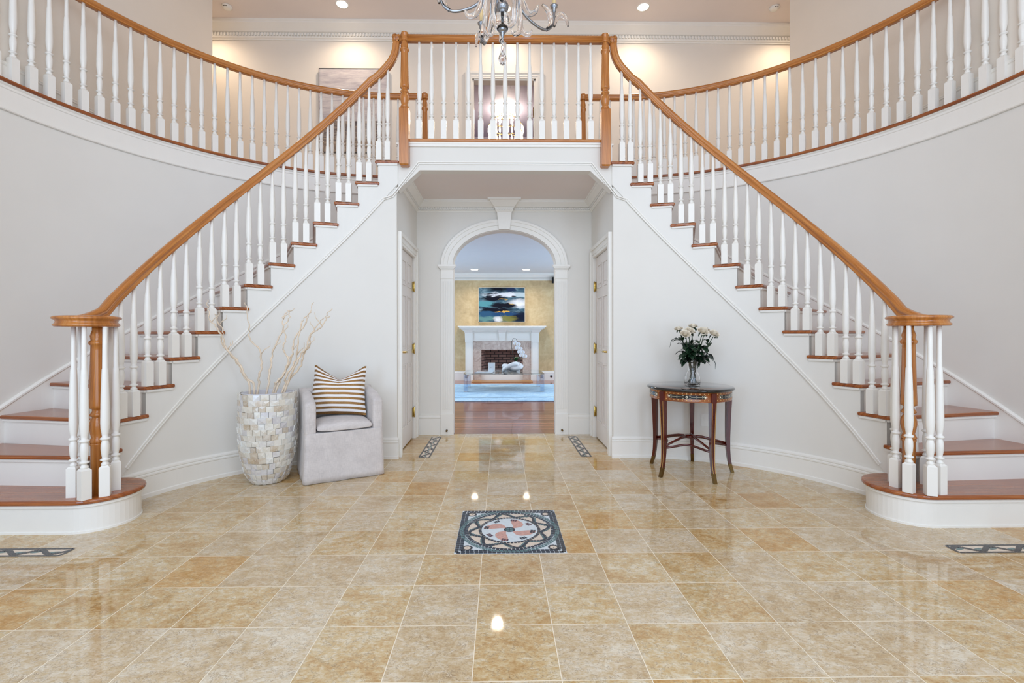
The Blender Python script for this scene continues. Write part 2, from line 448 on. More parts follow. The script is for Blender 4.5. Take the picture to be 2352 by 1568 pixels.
side_name = {-1: 'left', 1: 'right'}
for s in (-1, 1):
    nm = side_name[s]
    # wall below the stair, concave, from the alcove corner round to the first step
    ths = [96.58] + [96.0 - k * 2.0 for k in range(0, 48)]
    path = [P(s, t, RIN) for t in ths]
    tops = [max(0.03, min(zm(t) + 0.04, 2.62)) for t in ths]
    struct(wall_strip(path, 0.0, tops, 0.06, M_wall, 'wall_%s_stair' % nm, flip=-s), 'white curved wall below the %s staircase' % nm)
    # curved outer wall below the balcony and the straight wall in front of it
    path = [(s * 1.08, C2[1] + RW)] + [P2(s, t, RW) for t in range(90, -1, -3)] + [(s * XW, y) for y in (2.6, 1.6, 0.4, -1.2)]
    struct(wall_strip(path, 0.0, Z2 - 0.03, 0.10, M_wall, 'wall_%s' % nm, flip=-s), 'white curved wall rising behind the %s staircase' % nm)
    # baseboard with a double bead along the wall below the stair
    bt = [97.3] + [96.0 - k * 2.0 for k in range(0, 43)] + [11.5, 10.5, 9.5, 8.5, 7.5, 6.5, 5.5]
    pts = [(*P(s, t, RIN), 0) for t in bt]
    prof = [(0, 0), (0.020, 0), (0.020, 0.026), (0.014, 0.032), (0.014, 0.150), (0.019, 0.156), (0.019, 0.166), (0.011, 0.172), (0.017, 0.180), (0.015, 0.192), (0.006, 0.200), (0, 0.202)]
    m = MB(); m.sweep(plan_frame(pts, side=s), prof, smooth=False)
    struct(m.build('baseboard_%s' % nm, M_trim), 'white baseboard along the curved wall below the %s staircase' % nm)
    # upper floor slab behind the balcony
    R2 = RW - 0.03
    poly = [P2(s, t, R2) for t in range(0, 91, 3)] + [(s * 1.017, C2[1] + R2), (s * 1.017, YB), (s * 7.0, YB), (s * 7.0, 5.9), (s * XW, 5.9), (s * XW, C2[1])]
    m = MB(); m.prism(poly, Z2 - 0.03, Z2 - 0.002)
    struct(m.build('floor_upper_%s' % nm, M_bounce_floor), 'unseen floor of the upper hall, made beige for pale bounced light, %s half' % nm)
    # upper walls
    m = MB(); m.box(s * XW, s * (XW + 0.12), -1.2, 5.9, Z2 - 0.03, ZC)
    m.box(s * (XW + 0.12), s * 7.0, 5.78, 5.9, Z2 - 0.03, ZC)
    struct(m.build('wall_%s_upper' % nm, M_cream), 'cream wall beside the %s balcony' % nm)
    m = MB(); m.box(s * 7.0, s * 7.1, 5.9, YB, Z2 - 0.03, ZC)
    struct(m.build('wall_%s_hall_end' % nm, M_cream))
    m = MB()
    prof = [(0, 0), (0.016, 0), (0.016, 0.105), (0.022, 0.112), (0.012, 0.126), (0.016, 0.136), (0.004, 0.148), (0, 0.148)]
    m.sweep(plan_frame([(s * XW, 5.9, Z2), (s * XW, 3.0, Z2)], side=s), prof)
    struct(m.build('baseboard_%s_upper' % nm, M_trim))
    # fascia, bead and oak nosing along the balcony edge
    arc = [(s * 1.017, C2[1] + RW)] + [P2(s, t, RW) for t in range(90, -1, -2)] + [(s * XW, 2.7)]
    m = MB(); m.sweep(plan_frame([(x, y, 0) for x, y in arc], side=s),
                      [(0, 2.80), (0.012, 2.795), (0.020, 2.801), (0.020, 2.809), (0.010, 2.815), (0.012, 2.95), (0.018, 2.955), (0.018, 2.972), (0.030, 2.982), (0.030, 2.988), (0, 2.988)])
    struct(m.build('trim_%s_balcony' % nm, M_trim), 'white fascia band with a bead below the %s balcony' % nm)
    # skirt board rising along the outer wall
    sk = [outer(s, t) for t in range(4, 97, 3)]
    pts = [(*p, nose(t) + 0.0) for p, t in zip(sk, range(4, 97, 3))]
    m = MB(); m.sweep(plan_frame(pts[::-1], side=s), [(0, -0.30), (0.014, -0.30), (0.014, 0.045), (0.022, 0.055), (0.022, 0.068), (0.008, 0.080), (0, 0.080)])
    struct(m.build('trim_%s_skirt' % nm, M_trim), 'white skirt board climbing the wall of the %s staircase' % nm)

# front wall behind the camera with a door opening and windows; openings let the daylight in
m = MB()
for x0, x1, z0, z1 in ((-3.77, -3.35, 0, ZC), (3.35, 3.77, 0, ZC), (-3.35, 3.35, 2.75, 2.9), (-3.35, 3.35, 5.6, ZC), (-2.1, -1.35, 0, 2.75), (1.35, 2.1, 0, 2.75),
                      (-3.35, -2.1, 0, 0.25), (2.1, 3.35, 0, 0.25), (-3.35, -2.5, 2.9, 5.6), (2.5, 3.35, 2.9, 5.6)):
    m.box(x0, x1, -1.32, -1.2, z0, z1)
struct(m.build('wall_front', M_wall))
m = MB(); m.box(-7.1, 7.1, -1.32, 11.0, ZC, ZC + 0.1)
struct(m.build('ceiling', M_ceil), 'pale ceiling of the upper hall')

# upper back wall with the door opening, crown with dentils
DX0, DX1, DZ = -0.465, 0.492, 5.06
m = MB()
m.box(-7.1, DX0, YB, YB + 0.14, Z2, ZC); m.box(DX1, 7.1, YB, YB + 0.14, Z2, ZC); m.box(DX0, DX1, YB, YB + 0.14, DZ, ZC)
struct(m.build('wall_back_upper', M_cream), 'cream back wall of the upper hall')
def crown(path, side, h=0.23, d=0.15, dent=0.022, name='trim_crown', step=0.034, mat=None, label=None):
    """crown moulding hung from z = path z, with a dentil course; path is a plan polyline (3-D)"""
    m = MB()
    fr = plan_frame(path, side=side)
    n = len(fr)
    # mitre: intersect neighbouring offsets
    for i in range(1, n - 1):
        a = Vector(path[i]) - Vector(path[i - 1]); b = Vector(path[i + 1]) - Vector(path[i])
        na = Vector((a.y, -a.x, 0)).normalized() * side; nb = Vector((b.y, -b.x, 0)).normalized() * side
        q = (na + nb); q = q / q.dot(na)
        fr[i] = (fr[i][0], q, fr[i][2])
    k = h
    prof = [(0, 0), (d, 0), (d, -0.10 * k), (d * 0.93, -0.14 * k), (d * 0.93, -0.22 * k), (d * 0.80, -0.30 * k), (d * 0.60, -0.42 * k), (d * 0.45, -0.52 * k),
            (d * 0.40, -0.56 * k), (d * 0.34, -0.58 * k), (d * 0.22, -0.60 * k), (d * 0.22, -0.80 * k), (d * 0.30, -0.82 * k), (d * 0.24, -0.90 * k), (d * 0.12, -0.94 * k), (d * 0.10, -k), (0, -k)]
    m.sweep(fr, prof)
    for i in range(n - 1):
        a, b = Vector(path[i]), Vector(path[i + 1]); L = (b - a).length; t = (b - a) / L
        nn = Vector((t.y, -t.x, 0)) * side
        cnt = int(L / step); ang = math.atan2(t.y, t.x)
        for q in range(cnt):
            p = a + t * ((q + 0.5) * L / cnt) + nn * (d * 0.22 + dent * 0.4) + Vector((0, 0, -0.70 * k))
            m.obox(p, (step * 0.55, dent, 0.17 * k), ang)
    o = m.build(name, mat or M_trim, recalc=True)
    return struct(o, label)
crown([(-7.0, YB, ZC), (7.0, YB, ZC)], 1, 0.235, 0.16, name='trim_crown_upper', step=0.046, label='white crown moulding with dentils along the upper back wall')
# door casing upstairs
def casing(m, x0, x1, z0, z1, y, w=0.105, t=0.022, sgn=-1):
    for k, (a, b, q) in enumerate(((0.0, w, t), (w * 0.72, w, t + 0.012), (w * 0.30, w * 0.36, t + 0.006))):
        e = 0.002 if a > w * 0.5 else 0
        m.box(x0 - b - e, x0 - a, y, y + sgn * q, z0, z1 + b + e)
        m.box(x1 + a, x1 + b + e, y, y + sgn * q, z0, z1 + b + e)
        m.box(x0 - a, x1 + a, y, y + sgn * q, z1 + a, z1 + b + e)
m = MB(); casing(m, DX0, DX1, Z2, DZ, YB)
m.box(DX0, DX0 + 0.02, YB, YB + 0.14, Z2, DZ); m.box(DX1 - 0.02, DX1, YB, YB + 0.14, Z2, DZ); m.box(DX0, DX1, YB, YB + 0.14, DZ - 0.02, DZ)
struct(m.build('trim_upper_doorway', M_trim), 'white casing round the open doorway upstairs')
m = MB(); m.box(DX1 - 0.035, DX1 - 0.02, YB + 0.02, YB + 0.05, 4.50, 4.62)
m.lathe([(0.008, 4.49), (0.008, 4.63)], (DX1 - 0.03, YB + 0.0, 0), 10)
m.build('hinge', M_dark_brass, bpy.data.objects['trim_upper_doorway'])
# room beyond the upstairs doorway
M_far_tint = plain('daylight_tinted_paint', rgb(186, 182, 206), 0.7, vary=0.02)  # bluish daylight of the far room is put into this cool colour
m = MB(); m.box(-2.6, -2.5, YB + 0.14, 11.0, Z2, ZC); m.box(2.5, 2.6, YB + 0.14, 11.0, Z2, ZC); m.box(-2.6, 2.6, 11.0, 11.1, Z2, ZC)
struct(m.build('wall_far_room', M_far_tint))
m = MB(); m.box(-2.5, 2.5, YB + 0.14, 11.0, ZC - 0.02, ZC - 0.002)
struct(m.build('ceiling_far_room', M_far_tint), 'ceiling seen through the upstairs doorway, bluish daylight put into its colour')
m = MB(); m.box(-2.6, 2.6, YB + 0.0, 11.0, Z2 - 0.12, Z2 - 0.002)
struct(m.build('floor_far_room', M_tread))

# ---- bridge over the alcove
m = MB()
YF = C1[1] + RIN     # 4.44
m.prism_y([(-1.017, 2.992), (-1.017, 2.545), (-0.81, 2.735), (0.81, 2.735), (1.017, 2.545), (1.017, 2.992)], YF, YF + 0.10)
struct(m.build('wall_bridge', M_wall), 'white front of the bridge above the alcove')
m = MB()
def mould_line(m, pts, w=0.014, d=0.006):
    """flat double bead following a line on the stair wall (3-D points, with outward normals)"""
    for off in (0.0, -0.018):
        rings = []
        for i, (p, nn) in enumerate(pts):
            a = Vector(pts[max(0, i - 1)][0]); b = Vector(pts[min(len(pts) - 1, i + 1)][0])
            t = (b - a).normalized(); nv = Vector(nn); u = nv.cross(t).normalized()
            if u.z < 0: u = -u
            q = Vector(p) + u * off
            hw = w * 0.36 if off else w * 0.5
            dd = d if not off else d * 0.6
            rings.append([q - u * hw, q - u * hw * 0.6 + nv * dd, q + u * hw * 0.6 + nv * dd, q + u * hw])
        m.rings(rings, 0, False)
top_pts = []
for s in (-1, 1):
    seq = []
    for t in [12.4 + k * 2.4 for k in range(0, 34)] + [94.86]:
        th = t; r = RIN - 0.012
        x, y = P(s, th, r)
        nn = (-s * math.cos(R(min(th, 90))), -math.sin(R(min(th, 90))), 0)
        seq.append(((x, y, zm(th) if th < 94 else 2.492), nn))
    seq.append(((s * 0.825, C1[1] + RIN - 0.004, 2.812), (0, -1, 0)))
    top_pts.append(seq)
m = MB(); mould_line(m, top_pts[0]); mould_line(m, [((-0.825, YF - 0.004, 2.812), (0, -1, 0)), ((0.825, YF - 0.004, 2.812), (0, -1, 0))]); mould_line(m, top_pts[1])
struct(m.build('trim_1', M_trim), 'white bead moulding running under both staircases and over the alcove')
# alcove ceiling, bridge deck
m = MB(); m.box(-1.03, 1.03, YF + 0.10, 5.5, ZA, ZA + 0.10)
struct(m.build('ceiling_alcove', M_ceil), 'ceiling of the alcove under the bridge')
m = MB(); m.box(-1.017, 1.017, YF - 0.0, C2[1] + RW - 0.03, 2.992, Z2)
m.box(-1.017, 1.017, C2[1] + RW - 0.03, YB, Z2 - 0.03, Z2 - 0.002)
struct(m.build('floor_bridge', M_bounce_floor), 'floor of the bridge')
# alcove side walls with a door each
DY0, DY1, DTOP = 4.61, 5.32, 2.05
for s in (-1, 1):
    nm = side_name[s]
    m = MB()
    m.box(s * 1.03, s * 1.13, YF + 0.062, DY0, 0, ZA + 0.1); m.box(s * 1.03, s * 1.13, DY1, 5.56, 0, ZA + 0.1); m.box(s * 1.03, s * 1.13, DY0, DY1, DTOP, ZA + 0.1)
    o = m.build('wall_alcove_%s' % nm, M_wall)
    # the front corner follows the chamfer of the opening
    for v in o.data.vertices:
        if v.co.y < YF + 0.063 and v.co.z > 2.6: v.co.z = 2.55
    struct(o, 'side wall of the alcove, %s' % nm)
    # casing
    m = MB()
    w = 0.115
    for a, b, q in ((0, w, 0.020), (w * 0.70, w, 0.034), (w * 0.25, w * 0.33, 0.025)):
        e = 0.002 if a > w * 0.5 else 0
        m.box(s * 1.03, s * (1.03 - q), DY0 - b - e, DY0 - a, 0, DTOP + b + e)
        m.box(s * 1.03, s * (1.03 - q), DY1 + a, DY1 + b + e, 0, DTOP + b + e)
        m.box(s * 1.03, s * (1.03 - q), DY0 - a, DY1 + a, DTOP + a, DTOP + b + e)
    struct(m.build('trim_%s_door' % nm, M_trim), 'white casing of the %s alcove door' % nm)
    # door leaf with six raised panels
    m = MB(); x0 = 1.045
    wd = DY1 - DY0
    m.box(s * x0, s * (x0 + 0.035), DY0 + 0.004, DY1 - 0.004, 0.012, DTOP - 0.004)
    st = 0.10; cw = (wd - 3 * st) / 2
    for (za, zb) in ((0.22, 0.86), (1.02, 1.58), (1.70, 1.94)):
        for k in range(2):
            ya = DY0 + st + k * (cw + st); yb = ya + cw
            # moulded frame round a sunk field with a raised centre
            for (p0, p1, p2, p3) in ((ya - 0.012, yb + 0.012, za - 0.012, za + 0.006), (ya - 0.012, yb + 0.012, zb - 0.006, zb + 0.012),
                                     (ya - 0.012, ya + 0.006, za, zb), (yb - 0.006, yb + 0.012, za, zb)):
                m.box(s * (x0 - 0.008), s * x0, p0, p1, p2, p3)
            m.box(s * (x0 - 0.006), s * x0, ya + 0.035, yb - 0.035, za + 0.035, zb - 0.035)
    d = struct(m.build('door_%d' % (1 if s < 0 else 2), M_door, bevel=0.003), 'six-panel painted door in the %s wall of the alcove' % nm)
    for z in (0.30, 1.02, 1.72):
        h = MB(); h.lathe([(0.002, z - 0.062), (0.009, z - 0.055), (0.009, z + 0.055), (0.002, z + 0.062)], (s * (x0 - 0.018), DY1 - 0.004, 0), 10)
        h.box(s * (x0 - 0.012), s * (x0 - 0.002), DY1 - 0.045, DY1 + 0.012, z - 0.05, z + 0.05)
        h.build('hinge', M_brass, d)
    h = MB(); hy = DY0 + 0.065; hz = 1.0
    M0 = Matrix.Translation((s * (x0 - 0.001), hy, hz)) @ Matrix.Rotation(R(-90 * s), 4, 'Y')
    q = MB(); q.lathe([(0.028, 0), (0.028, 0.006), (0.018, 0.012), (0.010, 0.016), (0.010, 0.05), (0.0, 0.052)], (0, 0, 0), 20)
    h.add([M0 @ Vector(v) for v in q.v], q.f, 0, True)
    h.tube([(s * (x0 - 0.046), hy + 0.0, hz), (s * (x0 - 0.05), hy + 0.03, hz + 0.004), (s * (x0 - 0.05), hy + 0.07, hz - 0.004), (s * (x0 - 0.046), hy + 0.105, hz + 0.003)], [0.010, 0.008, 0.008, 0.006], 8)
    h.build('handle', M_brass, d)
    # alcove baseboards
# ---- arch wall
YA = 5.5; AW = 0.60; AS = 1.995; AH = 0.405
def arch_pts(a, h, n=32, x0=0.0):
    return [(x0 - a * math.cos(PI * k / n), AS + h * math.sin(PI * k / n)) for k in range(n + 1)]
m = MB()
ap = arch_pts(AW, AH)
for y in (YA, YA + 0.14):
    m.add([(-1.13, y, 0), (-AW, y, 0), (-AW, y, AS), (-AW, y, 2.95), (-1.13, y, 2.95)], [(0, 1, 2, 3, 4)])
    m.add([(1.13, y, 0), (AW, y, 0), (AW, y, AS), (AW, y, 2.95), (1.13, y, 2.95)], [(0, 1, 2, 3, 4)])
    vs = [(x, y, z) for x, z in ap] + [(x, y, 2.95) for x, z in ap]
    k = len(ap)
    m.add(vs, [(i, i + 1, k + i + 1, k + i) for i in range(k - 1)])
full = [(-AW, 0)] + ap + [(AW, 0)]
vs = [(x, YA, z) for x, z in full] + [(x, YA + 0.14, z) for x, z in full]; k = len(full)
m.add(vs, [(i, i + 1, k + i + 1, k + i) for i in range(k - 1)], 0)
m.box(-3.7, -1.13, YA + 0.02, YA + 0.14, 0, 2.95); m.box(1.13, 3.7, YA + 0.02, YA + 0.14, 0, 2.95)
struct(m.build('wall_back', M_wall, recalc=False), 'white back wall of the alcove with the arched opening')
# archivolt
m = MB()
def arch_band(m, a0, h0, a1, h1, y0, y1, n=40):
    p0 = arch_pts(a0, h0, n); p1 = arch_pts(a1, h1, n); k = n + 1
    vs = [(x, y0, z) for x, z in p0] + [(x, y0, z) for x, z in p1] + [(x, y1, z) for x, z in p0] + [(x, y1, z) for x, z in p1]
    fs = []
    for i in range(n):
        fs += [(i, i + 1, k + i + 1, k + i), (2 * k + i, 3 * k + i, 3 * k + i + 1, 2 * k + i + 1), (i, 2 * k + i, 2 * k + i + 1, i + 1), (k + i, k + i + 1, 3 * k + i + 1, 3 * k + i)]
    fs += [(0, k, 3 * k, 2 * k), (n, 2 * k + n, 3 * k + n, k + n)]
    m.add(vs, fs)
arch_band(m, 0.605, 0.41, 0.725, 0.515, YA, YA - 0.020)
arch_band(m, 0.665, 0.462, 0.735, 0.525, YA - 0.012, YA - 0.034)
arch_band(m, 0.712, 0.503, 0.74, 0.53, YA - 0.02, YA - 0.044)
arch_band(m, 0.605, 0.41, 0.618, 0.423, YA - 0.012, YA - 0.028)
struct(m.build('trim_2', M_trim), 'white moulded archivolt over the arched opening')
# pilasters with flutes, plinth and capital
for s in (-1, 1):
    m = MB()
    xc = s * 0.672; hw = 0.072
    m.box(xc - hw, xc + hw, YA - 0.016, YA, 0.0, 1.94)
    m.box(xc - hw - 0.004, xc + hw + 0.004, YA - 0.030, YA, 0.0, 0.245)
    for k in range(6):
        x = xc - 0.050 + k * 0.020
        m.box(x - 0.0065, x + 0.0065, YA - 0.022, YA - 0.016, 0.30, 1.80)
    m.box(xc - hw - 0.003, xc + hw + 0.003, YA - 0.024, YA, 1.83, 1.845)
    for k, (q, za, zb) in enumerate(((0.004, 1.925, 1.94), (0.012, 1.94, 1.955), (0.022, 1.955, 1.968), (0.030, 1.968, 1.995))):
        m.box(xc - hw - q, xc + hw + q, YA - 0.020 - q, YA, za, zb)
    struct(m.build('trim_%s_pilaster' % side_name[s], M_trim, bevel=0.002), 'white fluted pilaster on the %s of the arch' % side_name[s])
    # baseboard of the arch wall and the alcove corner
    m = MB()
    prof = [(0, 0), (0.016, 0), (0.016, 0.19), (0.022, 0.197), (0.022, 0.21), (0.010, 0.225), (0.012, 0.236), (0, 0.238)]
    m.sweep(plan_frame([(s * 0.75, YA, 0), (s * 1.03, YA, 0)], side=s), prof)
    struct(m.build('baseboard_alcove_%s' % side_name[s], M_trim))
    m = MB()
    M0 = Matrix.Translation((s * 0.675, YA - 0.031, 0.055)) @ Matrix.Rotation(R(90), 4, 'X')
    q = MB(); q.lathe([(0.012, 0), (0.012, 0.004), (0.006, 0.006), (0.006, 0.022), (0.011, 0.024), (0.011, 0.034), (0.0, 0.036)], (0, 0, 0), 14)
    m.add([M0 @ Vector(v) for v in q.v], q.f, 0, True)
    tag(m.build('door_stop', M_dark_brass), 'small brass door stop on the plinth of the %s pilaster' % side_name[s], 'door stop')
# keystone
m = MB()
zk = [(0.064, 2.405), (0.085, 2.60), (0.100, 2.615), (0.110, 2.65), (0.120, 2.66), (0.165, 2.715), (0.165, 2.72), (0.19, 2.725), (0.19, ZA)]
yk = [0.060, 0.075, 0.085, 0.090, 0.11, 0.16, 0.17, 0.18, 0.18]
rings = [[(-w, YA, z), (-w, YA - d, z), (w, YA - d, z), (w, YA, z)] for (w, z), d in zip(zk, yk)]
m.rings(rings, 0, False)
for k in range(7):
    m.obox((-0.081 + k * 0.027, YA - 0.094, 2.632), (0.015, 0.016, 0.02))
struct(m.build('trim_3', M_trim), 'white keystone above the arch')
crown([(-1.03, YF + 0.10, ZA), (-1.03, YA, ZA), (1.03, YA, ZA), (1.03, YF + 0.10, ZA)], 1, 0.125, 0.10, 0.014, 'trim_crown_alcove', 0.027, label='white crown moulding with dentils round the alcove ceiling')

# ================================================================= staircases
def uv_radial(s):
    def f(co, nrm):
        dx, dy = s * co.x - C1[0], co.y - C1[1]
        r = math.hypot(dx, dy); a = math.atan2(dy, dx)
        return (r, a * 1.9 + co.z)
    return f
BUL_C = (2.60, 3.005); BUL_R = 0.212     # rounded end of the first step
def bullnose(s, grow, back=3.30):
    yf = BUL_C[1] - BUL_R - grow
    pts = [(XW - 0.01, back), (XW - 0.01, yf)]
    rr = BUL_R + grow
    for k in range(0, 25):
        a = R(-90 - k * 7.5)
        pts.append((BUL_C[0] + rr * math.cos(a), BUL_C[1] + rr * math.sin(a)))
    pts.append((2.70, BUL_C[1] + rr)); pts.append((2.70, back))
    return [(s * x, y) for x, y in pts]
def tread_poly(s, i):
    a, b = THR(i), THR(i + 1)
    nos = 0.027
    ri = 1.458
    th = [a + (b - a) * k / 6 for k in range(7)]
    inn = [P(s, t, ri) for t in th]
    out = [outer(s, t) for t in th]
    # move the leading edge forward, parallel to itself
    ta = (math.sin(R(min(a, 90))), -math.cos(R(min(a, 90))))
    tv = (s * ta[0], ta[1])
    p_in = (inn[0][0] + tv[0] * nos, inn[0][1] + tv[1] * nos)
    p_out = (out[0][0] + tv[0] * nos, out[0][1] + tv[1] * nos)
    tb = (math.sin(R(min(b, 90))), -math.cos(R(min(b, 90))))
    e_in = (inn[-1][0] - s * tb[0] * 0.014, inn[-1][1] - tb[1] * 0.014)
    return [p_in] + inn[1:] + [e_in, P(s, b + 0.55, 1.50), P(s, b + 0.55, 1.56)] + out[::-1][:-1] + [p_out]

def rail_z(th):
    return 1.1592 + 0.0276 * th
RB = 1.478

# one turned baluster: square block, vase and rings, long taper
def baluster_mesh(H, blk=0.185):
    m = MB(); h = 0.0255
    m.rings([[(-h, -h, 0), (h, -h, 0), (h, h, 0), (-h, h, 0)], [(-h, -h, blk - 0.012), (h, -h, blk - 0.012), (h, h, blk - 0.012), (-h, h, blk - 0.012)],
             [(-0.016, -0.016, blk), (0.016, -0.016, blk), (0.016, 0.016, blk), (-0.016, 0.016, blk)]], 0, False)
    b = blk - 0.004
    prof = [(0.013, b), (0.018, b + 0.006), (0.0175, b + 0.014), (0.011, b + 0.024), (0.011, b + 0.029), (0.0200, b + 0.034), (0.0218, b + 0.038), (0.0200, b + 0.042), (0.012, b + 0.047),
            (0.0135, b + 0.055), (0.0165, b + 0.075), (0.0185, b + 0.105), (0.0180, b + 0.130), (0.0140, b + 0.150), (0.0125, b + 0.155), (0.0200, b + 0.160), (0.0220, b + 0.165), (0.0200, b + 0.170), (0.0125, b + 0.176),
            (0.0140, b + 0.190), (0.0185, b + 0.225), (0.0200, b + 0.260), (0.0195, b + 0.300)]
    z = b + 0.300; top = H
    prof += [(0.0178, z + (top - z) * 0.25), (0.0148, z + (top - z) * 0.46), (0.0138, z + (top - z) * 0.52), (0.0118, z + (top - z) * 0.535), (0.0110, z + (top - z) * 0.75), (0.0102, top)]
    m.lathe([(r * 1.16, q) for r, q in prof], (0, 0, 0), 14)
    return m
_bal = {}
def baluster(H, loc, parent, rz=0.0):
    k = round(H, 3)
    if k not in _bal:
        _bal[k] = baluster_mesh(k).build('baluster', M_trim, parent, loc, rz); return _bal[k]
    o = _bal[k].copy(); COL.objects.link(o); o.parent = parent; o.location = loc; o.rotation_euler.z = rz
    return o

RAIL = []
for k in range(20):   # handrail section: (across, up)
    a = 2 * PI * k / 20
    x, z = math.cos(a), math.sin(a)
    w = 0.031
    if z > 0: p = (w * (abs(x) ** 0.7) * (1 if x > 0 else -1), 0.031 * z ** 0.8)
    else:
        q = -z
        ww = 0.031 if q < 0.35 else (0.024 if q < 0.7 else 0.027)
        p = (ww * (1 if x > 0 else -1) * min(1, abs(x) ** 0.35), -0.034 * q ** 0.7)
    RAIL.append(p)
RAIL = [(0.031, 0.006), (0.029, 0.018), (0.022, 0.027), (0.010, 0.032), (-0.010, 0.032), (-0.022, 0.027), (-0.029, 0.018), (-0.031, 0.006), (-0.030, -0.002), (-0.022, -0.008),
        (-0.021, -0.018), (-0.026, -0.024), (-0.026, -0.033), (0.026, -0.033), (0.026, -0.024), (0.021, -0.018), (0.022, -0.008), (0.030, -0.002)]
def rail_sweep(m, pts, nhint=None):
    """rail through 3-D points; the section stays square to the path and its side horizontal"""
    n = len(pts); fr = []; last = None
    for i, p in enumerate(pts):
        t = (Vector(pts[min(n - 1, i + 1)]) - Vector(pts[max(0, i - 1)])).normalized()
        h = Vector((t.y, -t.x, 0))
        if h.length < 0.25 and nhint is not None: h = Vector(nhint)
        h.normalize()
        if last is not None and h.dot(last) < 0: h = -h
        last = h
        u = h.cross(t)
        if last is not None and i == 0 and u.z < 0: pass
        fr.append((Vector(p), h, u))
    # keep 'up' on the same side along the whole path
    up0 = fr[n // 3][2]
    if up0.z < 0: fr = [(p, h, -u) for p, h, u in fr]
    m.sweep(fr, RAIL, 0, True)

def newel_shaft(m, z0, z1, r, flutes=True, c=(0, 0)):
    """turned newel from z0 (top of its block) to z1"""
    L = z1 - z0
    pr = [(0.75, 0), (0.98, 0.02), (0.80, 0.045), (0.72, 0.055), (0.85, 0.09), (1.0, 0.14), (0.98, 0.17), (0.80, 0.21), (0.62, 0.222), (0.64, 0.230), (0.92, 0.240), (0.96, 0.250), (0.88, 0.258), (0.66, 0.275), (0.62, 0.292), (0.70, 0.298), (1.00, 0.306), (1.02, 0.33),
          (0.98, 0.40), (0.90, 0.60), (0.82, 0.80), (0.80, 0.840), (0.98, 0.848), (1.06, 0.862), (0.98, 0.876), (0.78, 0.886), (0.88, 0.92), (0.76, 0.945), (0.62, 0.97), (0.60, 1.0)]
    prof = [(r * a, z0 + L * b) for a, b in pr]
    m.lathe(prof, (c[0], c[1], 0), 36, 0, True, (12, r * 0.07, z0 + L * 0.36, z0 + L * 0.82) if flutes else None)

